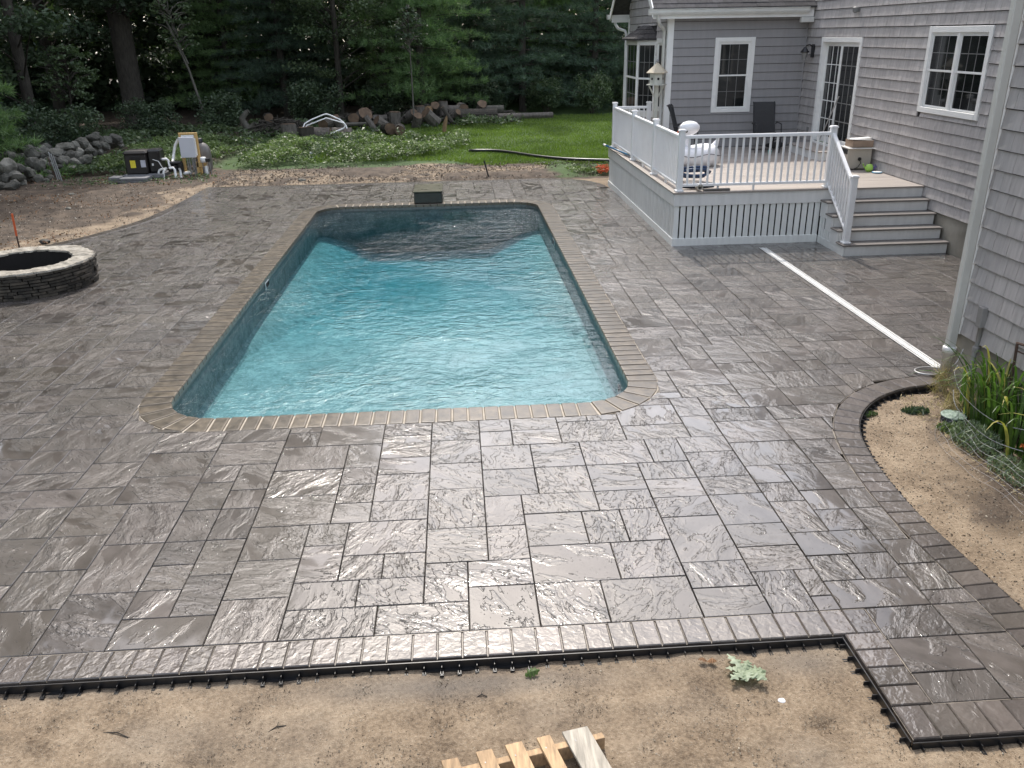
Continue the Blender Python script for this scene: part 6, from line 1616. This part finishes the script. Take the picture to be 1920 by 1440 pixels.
# shrubs and undergrowth at the wood edge
def shrub(seed, H, R, label, loc, mat='leaf_mid', n=5200, L=.10):
    g = np.random.default_rng(seed); root = tag(empty('shrub', loc), label, 'shrub', 'shrubs along the wood edge')
    ncl = 26; cl = np.stack([g.normal(0, R*.42, ncl), g.normal(0, R*.42, ncl), g.uniform(.15, 1, ncl)*H], -1); idx = g.integers(0, ncl, n)
    cen = cl[idx]+unit(g.normal(size=(n, 3)))*(g.random((n, 1))**.5)*R*.36; cen[:, 2] = np.maximum(cen[:, 2], .03)
    leaves('foliage', cen, L, L*.5, mat, g, .6, root)
    st = MB()
    for c in cl[:14]: st.tube([(c[0]*.15, c[1]*.15, 0), (c[0]*.6, c[1]*.6, c[2]*.6), tuple(c)], [.014, .010, .004], 4, caps=False)
    st.obj('stem', 'bark', root)
    return root
S1 = shrub(31, 1.5, 1.0, 'leafy shrub right of the longest thin log', (4.4, 42.0, 0))
at(S1, (6.6, 41.6, 0), 'leafy shrub nearest the house corner at the back of the lawn', 1.05, 2); at(S1, (8.6, 42.5, 0), 'leafy shrub behind the deck at the wood edge', 1.0, 4)
S2 = shrub(32, 1.3, 1.1, 'dark shrub behind the stone wall', (-13.2, 30.5, 0), 'leaf_dark', 5200, .12)
for x, y, s, rz, lb in ((-9.6, 37.6, 1.0, 1, 'dark shrub behind the forked dead limb'), (-12.2, 36.5, .9, 2, 'dark shrub right of the grey leaved sapling'), (-15.6, 32.5, 1.1, 3, 'dark shrub left of the grey leaved sapling'), (-6.6, 40.3, 1.2, 4, 'dark shrub behind the stick heap'), (-3.2, 41.5, 1.1, 5, 'dark shrub at the foot of the pale leaved tree'), (1.6, 42.2, 1.1, 0, 'dark shrub behind the largest log'), (-14.6, 27.5, 1.2, 2.5, 'dark shrub behind the young light green pine'), (-16.5, 23.5, 1.3, .5, 'dark shrub at the far left beyond the boulders')): at(S2, (x, y, 0), lb, s, rz)
# far woodland reads as one mass
g = np.random.default_rng(41); n = 70000; cen = np.stack([g.uniform(-70, 45, n), 49.5+g.random(n)*4, g.random(n)**1.3*7.5], -1)
leaves('undergrowth', cen, .50, .34, 'leaf_dark', g, .4, None, 'stuff')
g = np.random.default_rng(40); n = 150000
x = g.uniform(-75, 55, n); y = 53+g.random(n)*22; z = g.random(n)**1.15*17*(.75+.35*vnoise(x, y, 6, 4)); cen = np.stack([x, y, z], -1)
leaves('woodland', cen, .46, .30, 'leaf_dark', g, .5, None, 'stuff')
n = 26000; ang = g.uniform(2.2, 4.2, n); rad = g.uniform(34, 46, n); cen = np.stack([rad*np.cos(ang), 18+rad*np.sin(ang), g.random(n)*15], -1); cen = cen[cen[:, 0] < -27]
leaves('woodland_side', cen, .6, .4, 'leaf_dark', g, .5, None, 'stuff')
# weeds, ferns and low growth
def scatter(n, fx, g):
    p = fx(n, g); return p
def weeds(name, n, x0, x1, y0, y1, hmax, L, mat, seed, dens=None, up=.8):
    g = np.random.default_rng(seed); x = g.uniform(x0, x1, n); y = g.uniform(y0, y1, n)
    w_ = vnoise(x, y, .9, seed)+.5*vnoise(x, y, .35, seed+1)
    keep = np.ones(n, bool)
    if dens is not None: keep = dens(x, y, g)
    keep &= (w_ > .50+.40*g.random(n))
    x, y, w_ = x[keep], y[keep], w_[keep]
    z = (.25+.75*np.sqrt(g.random(len(x))))*hmax*np.clip(w_-.2, .2, 1.1)
    rn = np.clip(.35*g.random(len(x))+.65*(z/hmax), 0, 1)
    return leaves(name, np.stack([x, y, z], -1), L, L*.48, mat, g, up, None, 'stuff', rn)
edge = lambda x, y, g: (y > 25.3+.8*(vnoise(x, x*0, .8, 5)-.3)+np.clip(x+3, 0, 10)*.9) & (g.random(len(x)) < np.clip((1.5-x)/2.5, .05, 1))
weeds('weed_patch', 64000, -10.6, 0.5, 25.0, 32.0, .42, .10, 'weed', 51, edge)
weeds('tall_weeds', 9000, -10.4, -1.0, 26.0, 31.5, .75, .11, 'leaf_mid', 56, lambda x, y, g: vnoise(x, y, .7, 44) > .62)
weeds('wood_edge_growth', 30000, -16, 3, 30.5, 38.5, .40, .15, 'leaf_mid', 52, lambda x, y, g: (g.random(len(x)) < .8) & ~((x > -2.2) & (y < 36)) & ((x < -3) | (y > 34.5)))
weeds('heater_weeds', 7000, -11.0, -8.3, 25.0, 28.5, .34, .12, 'leaf_mid', 53)
g = np.random.default_rng(57); n = 5200; x = g.uniform(-12.5, -6.3, n); y = g.uniform(13.5, 25, n); k = ~inside(x, y) & (vnoise(x, y, .9, 61) > .35+.3*g.random(n)); x, y = x[k], y[k]
leaves('leaf_litter', np.stack([x, y, np.full(len(x), .01)+.02*g.random(len(x))], -1), .055, .6, 'dryleaf', g, 1.6, None, 'stuff')
weeds('deck_corner_weeds', 2200, 3.0, 4.4, 22.9, 25.2, .16, .09, 'weed', 54)
weeds('dirt_edge_weeds', 2600, -11.2, -6.6, 23.0, 25.3, .10, .08, 'leaf_mid', 55, lambda x, y, g: g.random(len(x)) < .5)
def grass():
    g = np.random.default_rng(60); n = 110000; x = g.uniform(-4.5, 9.5, n); y = 25+16*g.random(n)**1.3
    e = 25.2+1.1*(vnoise(x, y*0, 1.1, 6)-.3)+1.1*np.clip(.5-x, 0, 3)*.5
    keep = (y > e) | ((x > 2.2) & (y > 23+.4*g.random(n)))
    x, y = x[keep], y[keep]; n = len(x); L = g.uniform(.04, .095, n)*(1+.5*(vnoise(x, y, 1.6, 7)-.5)); a = g.uniform(0, PI, n); w_ = .011
    lean = g.normal(0, .03, (n, 2)); z0 = -.02
    a_ = np.stack([x-np.cos(a)*w_, y-np.sin(a)*w_, np.full(n, z0)], -1); b_ = np.stack([x+np.cos(a)*w_, y+np.sin(a)*w_, np.full(n, z0)], -1); c_ = np.stack([x+lean[:, 0], y+lean[:, 1], z0+L], -1)
    rn = np.clip(g.random(n)*.5+.6*vnoise(x, y, 1.2, 8), 0, 1)
    npmesh('lawn_grass', np.stack([a_, b_, c_], 1).reshape(-1, 3), 3, 'grass', rn, 'stuff')
grass()
# pebbles, chips and litter
def pebbles(name, n, fn, smin, smax, mat, seed):
    g = np.random.default_rng(seed); x, y, z = fn(n, g); n = len(x); s = smin+(smax-smin)*g.random(n)**3
    base = np.array([(1, 0, 0), (-.5, .87, 0), (-.5, -.87, 0), (0, 0, .8)]); V = base[None]*s[:, None, None]*g.uniform(.6, 1.3, (n, 4, 1)); a = g.uniform(0, 6.28, n); ca, sa = np.cos(a), np.sin(a)
    X = V[..., 0]*ca[:, None]-V[..., 1]*sa[:, None]+x[:, None]; Y = V[..., 0]*sa[:, None]+V[..., 1]*ca[:, None]+y[:, None]; Z = V[..., 2]+z[:, None]
    V = np.stack([X, Y, Z], -1); tri = V[:, [[0, 1, 3], [1, 2, 3], [2, 0, 3]]].reshape(-1, 3)
    return npmesh(name, tri, 3, mat, np.repeat(g.random(n), 3), 'stuff')
M['pebble'] = simple('pebbles', (.30, .26, .20), .8, .4, 40, 90, .3, .002, rnd=.5); M['chip'] = simple('pale_chips', (.42, .38, .31), .8, .3, 30, 90, .3, .002, rnd=.4)
M['crumb'] = simple('soil_crumbs', (.075, .055, .038), .9, .4, 30, 90, .3, .002, rnd=.4)
def gz(x, y, front=False):
    n1 = vnoise(x, y, 1.3, 1)-.5; n2 = vnoise(x, y, .35, 2)-.5; n3 = vnoise(x, y, .16, 3)-.5; n4 = vnoise(x, y, .07, 9)-.5
    return n1, n2, n3, n4
def front_xy(n, g):
    x = g.uniform(-3.2, 3.0, n); y = g.uniform(3.0, 4.02, n); k = ~((x > 2.26) & (y > 3.2)); x, y = x[k], y[k]; a, b, c, d = gz(x, y); return x, y, FZ0+a*.022+b*.014+c*.008+d*.006-.001
FZ0 = -.060
pebbles('sand_pebbles', 9000, front_xy, .0018, .0075, 'pebble', 71); pebbles('sand_crumbs', 16000, front_xy, .0012, .0062, 'crumb', 72)
def bed_xy(n, g):
    x = g.uniform(3.5, 5.05, n); y = g.uniform(3.8, 7.8, n); k = ~inside(x, y) & (distpoly(x, y, BED, False) > .04); x, y = x[k], y[k]; a, b, c, d = gz(x, y); return x, y, -.07+a*.02+b*.02+c*.01
pebbles('bed_pebbles', 5000, bed_xy, .003, .011, 'pebble', 73); pebbles('bed_crumbs', 6000, bed_xy, .002, .012, 'crumb', 74)
def left_xy(n, g):
    x = g.uniform(-12.5, -6.2, n); y = g.uniform(14.5, 25, n); k = ~inside(x, y) & (vnoise(x, y, .8, 12) > .4*g.random(n)); x, y = x[k], y[k]; return x, y, np.full(len(x), -.03)+.03*g.random(len(x))
pebbles('dirt_chips', 2600, left_xy, .005, .026, 'chip', 75); pebbles('dirt_clods', 9000, left_xy, .006, .028, 'crumb', 76)
def back_xy(n, g):
    x = g.uniform(-6.4, 4, n); y = g.uniform(22.5, 25.6, n); return x, y, np.full(n, -.02)+.06*g.random(n)
pebbles('back_clods', 12000, back_xy, .006, .035, 'crumb', 77); pebbles('back_chips', 1400, back_xy, .008, .035, 'chip', 78)
for i, (x, y, s, lb) in enumerate(((-4.15, 23.1, .14, 'pale stone in the dirt beyond the far patio edge at the left'), (-9.6, 21.8, .11, 'pale stone lying in the brown dirt below the heater'), (-8.9, 19.9, .08, 'small pale stone in the dirt left of the patio'), (-7.9, 16.4, .13, 'flat dark stone on the sand behind the fire pit'))):
    vs, fs = rock_mesh(s, s*.8, s*.45, 900+i, 2); m = MB(); m.add(vs, fs, .9 if i < 3 else .05); o = single(m, 'loose_stone', 'rock' if i != 3 else 'ledge', lb, 'stone'); o.location = (x, y, .0)
# ------------------------------------------------------------------ planting bed
def blade(m_len, wid, lean, az, g, curl=.5):
    n = 7; pts = []
    for i in range(n+1):
        f = i/n; r = lean*m_len*(f**1.7); z = m_len*math.sin(min(1.0, f)*(PI/2-curl*.35*f))*.98 - curl*.28*m_len*f**4
        pts.append((r*math.cos(az), r*math.sin(az), z, wid*(1-f**2.2)*.5+.0012))
    sx, sy = -math.sin(az), math.cos(az); vs = []
    for (x, y, z, w_) in pts: vs += [(x-sx*w_, y-sy*w_, z+.25*w_), (x, y, z), (x+sx*w_, y+sy*w_, z+.25*w_)]
    fs = []
    for i in range(n): a = 3*i; fs += [(a, a+1, a+4, a+3), (a+1, a+2, a+5, a+4)]
    return vs, fs
def iris(loc, n, label, seed, h=.62, spread=.22):
    g = random.Random(seed); root = tag(empty('iris_clump', loc), label, 'iris plant', 'irises in the planting bed')
    protos = {}
    for k in range(n):
        key = k % 14; mt = 'iris_y' if (k % 9 == 4) else 'iris'
        kk = (key, mt)
        if kk not in protos:
            vs, fs = blade(h*g.uniform(.7, 1.1), g.uniform(.020, .034), g.uniform(.12, .75), 0, g, g.uniform(.1, 1.1)); o = MB().add(vs, fs).obj('leaf', mt, root, True); protos[kk] = o
        else: o = protos[kk].copy(); C.objects.link(o); o.parent = root
        o.location = (g.uniform(-spread, spread)*.8, g.uniform(-spread, spread)*1.3, -.02); o.rotation_euler = (g.uniform(-.1, .1), g.uniform(-.1, .1), g.uniform(0, 2*PI) if g.random() < .5 else PI+g.uniform(-.9, .9))
    return root
iris((4.98, 6.98, -.05), 84, 'tall green iris clump nearest the iron standpipe', 1, .84)
iris((4.96, 6.35, -.05), 64, 'green iris clump with yellowing leaves nearest the camera', 2, .74)
iris((5.03, 5.75, -.05), 40, 'iris clump at the right edge of the photo below the wing wall', 3, .60)
def fine(name, n, cx, cy, rx, ry, h, L, W, mat, seed, label, cat):
    g = np.random.default_rng(seed); a = g.uniform(0, 6.28, n); r = np.sqrt(g.random(n)); x = cx+rx*r*np.cos(a); y = cy+ry*r*np.sin(a)
    d = unit(np.stack([g.normal(0, .5, n), g.normal(0, .5, n), np.abs(g.normal(.7, .4, n))], -1)); z = -.06+h*g.random(n)*(1-.5*r)
    cen = np.stack([x-cx, y-cy, z+.05], -1); nn = unit(np.cross(d, g.normal(size=(n, 3))))
    o = npmesh(name, quads(cen, L*g.uniform(.6, 1.3, n), np.full(n, W), d, nn), 4, mat, g.random(n)); o.location = (cx, cy, -.05); tag(o, label, cat); return o
M['sage'] = leaf_mat('sage_leaf', (.10, .14, .08), (.24, .29, .19), .25)
fine('low_grey_plant', 1300, 4.66, 6.62, .17, .30, .24, .06, .012, 'sage', 81, 'low grey green feathery plant in front of the iris leaves', 'plant')
fine('low_grey_plant', 600, 4.64, 6.05, .13, .26, .18, .06, .012, 'sage', 82, 'low feathery plant behind the wire fence nearest the camera', 'plant')
fine('straw_tuft', 240, 4.90, 7.30, .12, .16, .30, .30, .007, 'straw', 83, 'tuft of dry yellow straw behind the valve box', 'dry grass')
fine('straw_tuft', 120, 4.98, 7.78, .07, .07, .40, .35, .006, 'straw', 84, 'thin dry stalks against the foundation by the downspout', 'dry grass')
fine('ground_weed', 260, 4.50, 7.38, .14, .07, .04, .07, .022, 'leaf_dark', 85, 'flat dark green weed on the sand left of the valve box', 'weed')
fine('ground_weed', 120, 3.98, 7.36, .12, .05, .03, .05, .015, 'leaf_mid', 86, 'small green weed just inside the curved brick edge', 'weed')
fine('ground_weed', 300, 4.62, 6.95, .12, .10, .07, .06, .016, 'weed', 87, 'small bright green weed in front of the valve box', 'weed')
g = np.random.default_rng(88); n = 900; x = g.uniform(4.45, 5.05, n); y = g.uniform(5.0, 7.75, n); cen = np.stack([x, y, np.full(n, -.05)+.02*g.random(n)], -1)
leaves('bed_litter', cen, .05, .008, 'straw', g, 1.5, None, 'stuff')
def lily(loc, label):
    r = tag(empty('orange_lily', loc), label, 'flower')
    m = MB(); m.tube([(0, 0, -.4), (.01, 0, -.1), (0, 0, 0)], .004, 5); m.obj('stem', 'iris', r)
    for k in range(6):
        a = k*PI/3; vs = []
        for f, w_, z in ((0, .006, 0), (.4, .017, .03), (.75, .014, .045), (1, .002, .03)):
            rr_ = .06*f; c, s_ = math.cos(a), math.sin(a); vs += [(rr_*c-s_*w_, rr_*s_+c*w_, z), (rr_*c+s_*w_, rr_*s_-c*w_, z)]
        MB().add(vs, [(0, 1, 3, 2), (2, 3, 5, 4), (4, 5, 7, 6)]).obj('petal', 'lily', r)
lily((5.10, 6.66, .74), 'orange lily bloom above the iris leaves beside the iron standpipe'); lily((4.86, 6.22, .08), 'faded orange lily bloom low among the feathery plant')
def wire_fence():
    r = tag(empty('wire_fence', (0, 0, 0)), 'low bent wire garden fence collapsed in front of the irises', 'wire fence')
    g = random.Random(6); base = catmull([(4.52, 7.05, 0), (4.36, 6.7, 0), (4.30, 6.3, 0), (4.34, 5.8, 0), (4.36, 5.2, 0), (4.3, 4.7, 0)], 5); n = len(base)
    for k in range(6):
        pts = [(p[0]+.05*k+.012*math.sin(i*1.3+k), p[1], -.045+.030*k+.012*math.sin(i*.9+2*k)) for i, p in enumerate(base)]
        m = MB(); m.tube(pts, .0012, 4); m.obj('wire', 'galv', r)
    for i in range(0, n, 2):
        p = base[i]; m = MB(); m.tube([(p[0]-.01, p[1]+g.uniform(-.02, .02), -.05), (p[0]+.26, p[1]+g.uniform(-.03, .03), .12)], .0010, 4); m.obj('cross_wire', 'galv', r)
    for pts in ([(4.86, 7.4, .42), (4.72, 7.2, .40), (4.66, 6.9, .30), (4.75, 6.5, .22), (5.0, 6.2, .24), (5.1, 5.9, .3)], [(4.80, 7.3, .2), (4.62, 6.9, .18), (4.66, 6.4, .10), (4.95, 6.0, .10)], [(4.95, 7.5, .55), (4.88, 7.45, .44), (4.82, 7.42, .40)]):
        m = MB(); m.tube(catmull(pts, 6), .0035, 5); m.obj('loose_wire', 'galv', r)
wire_fence()
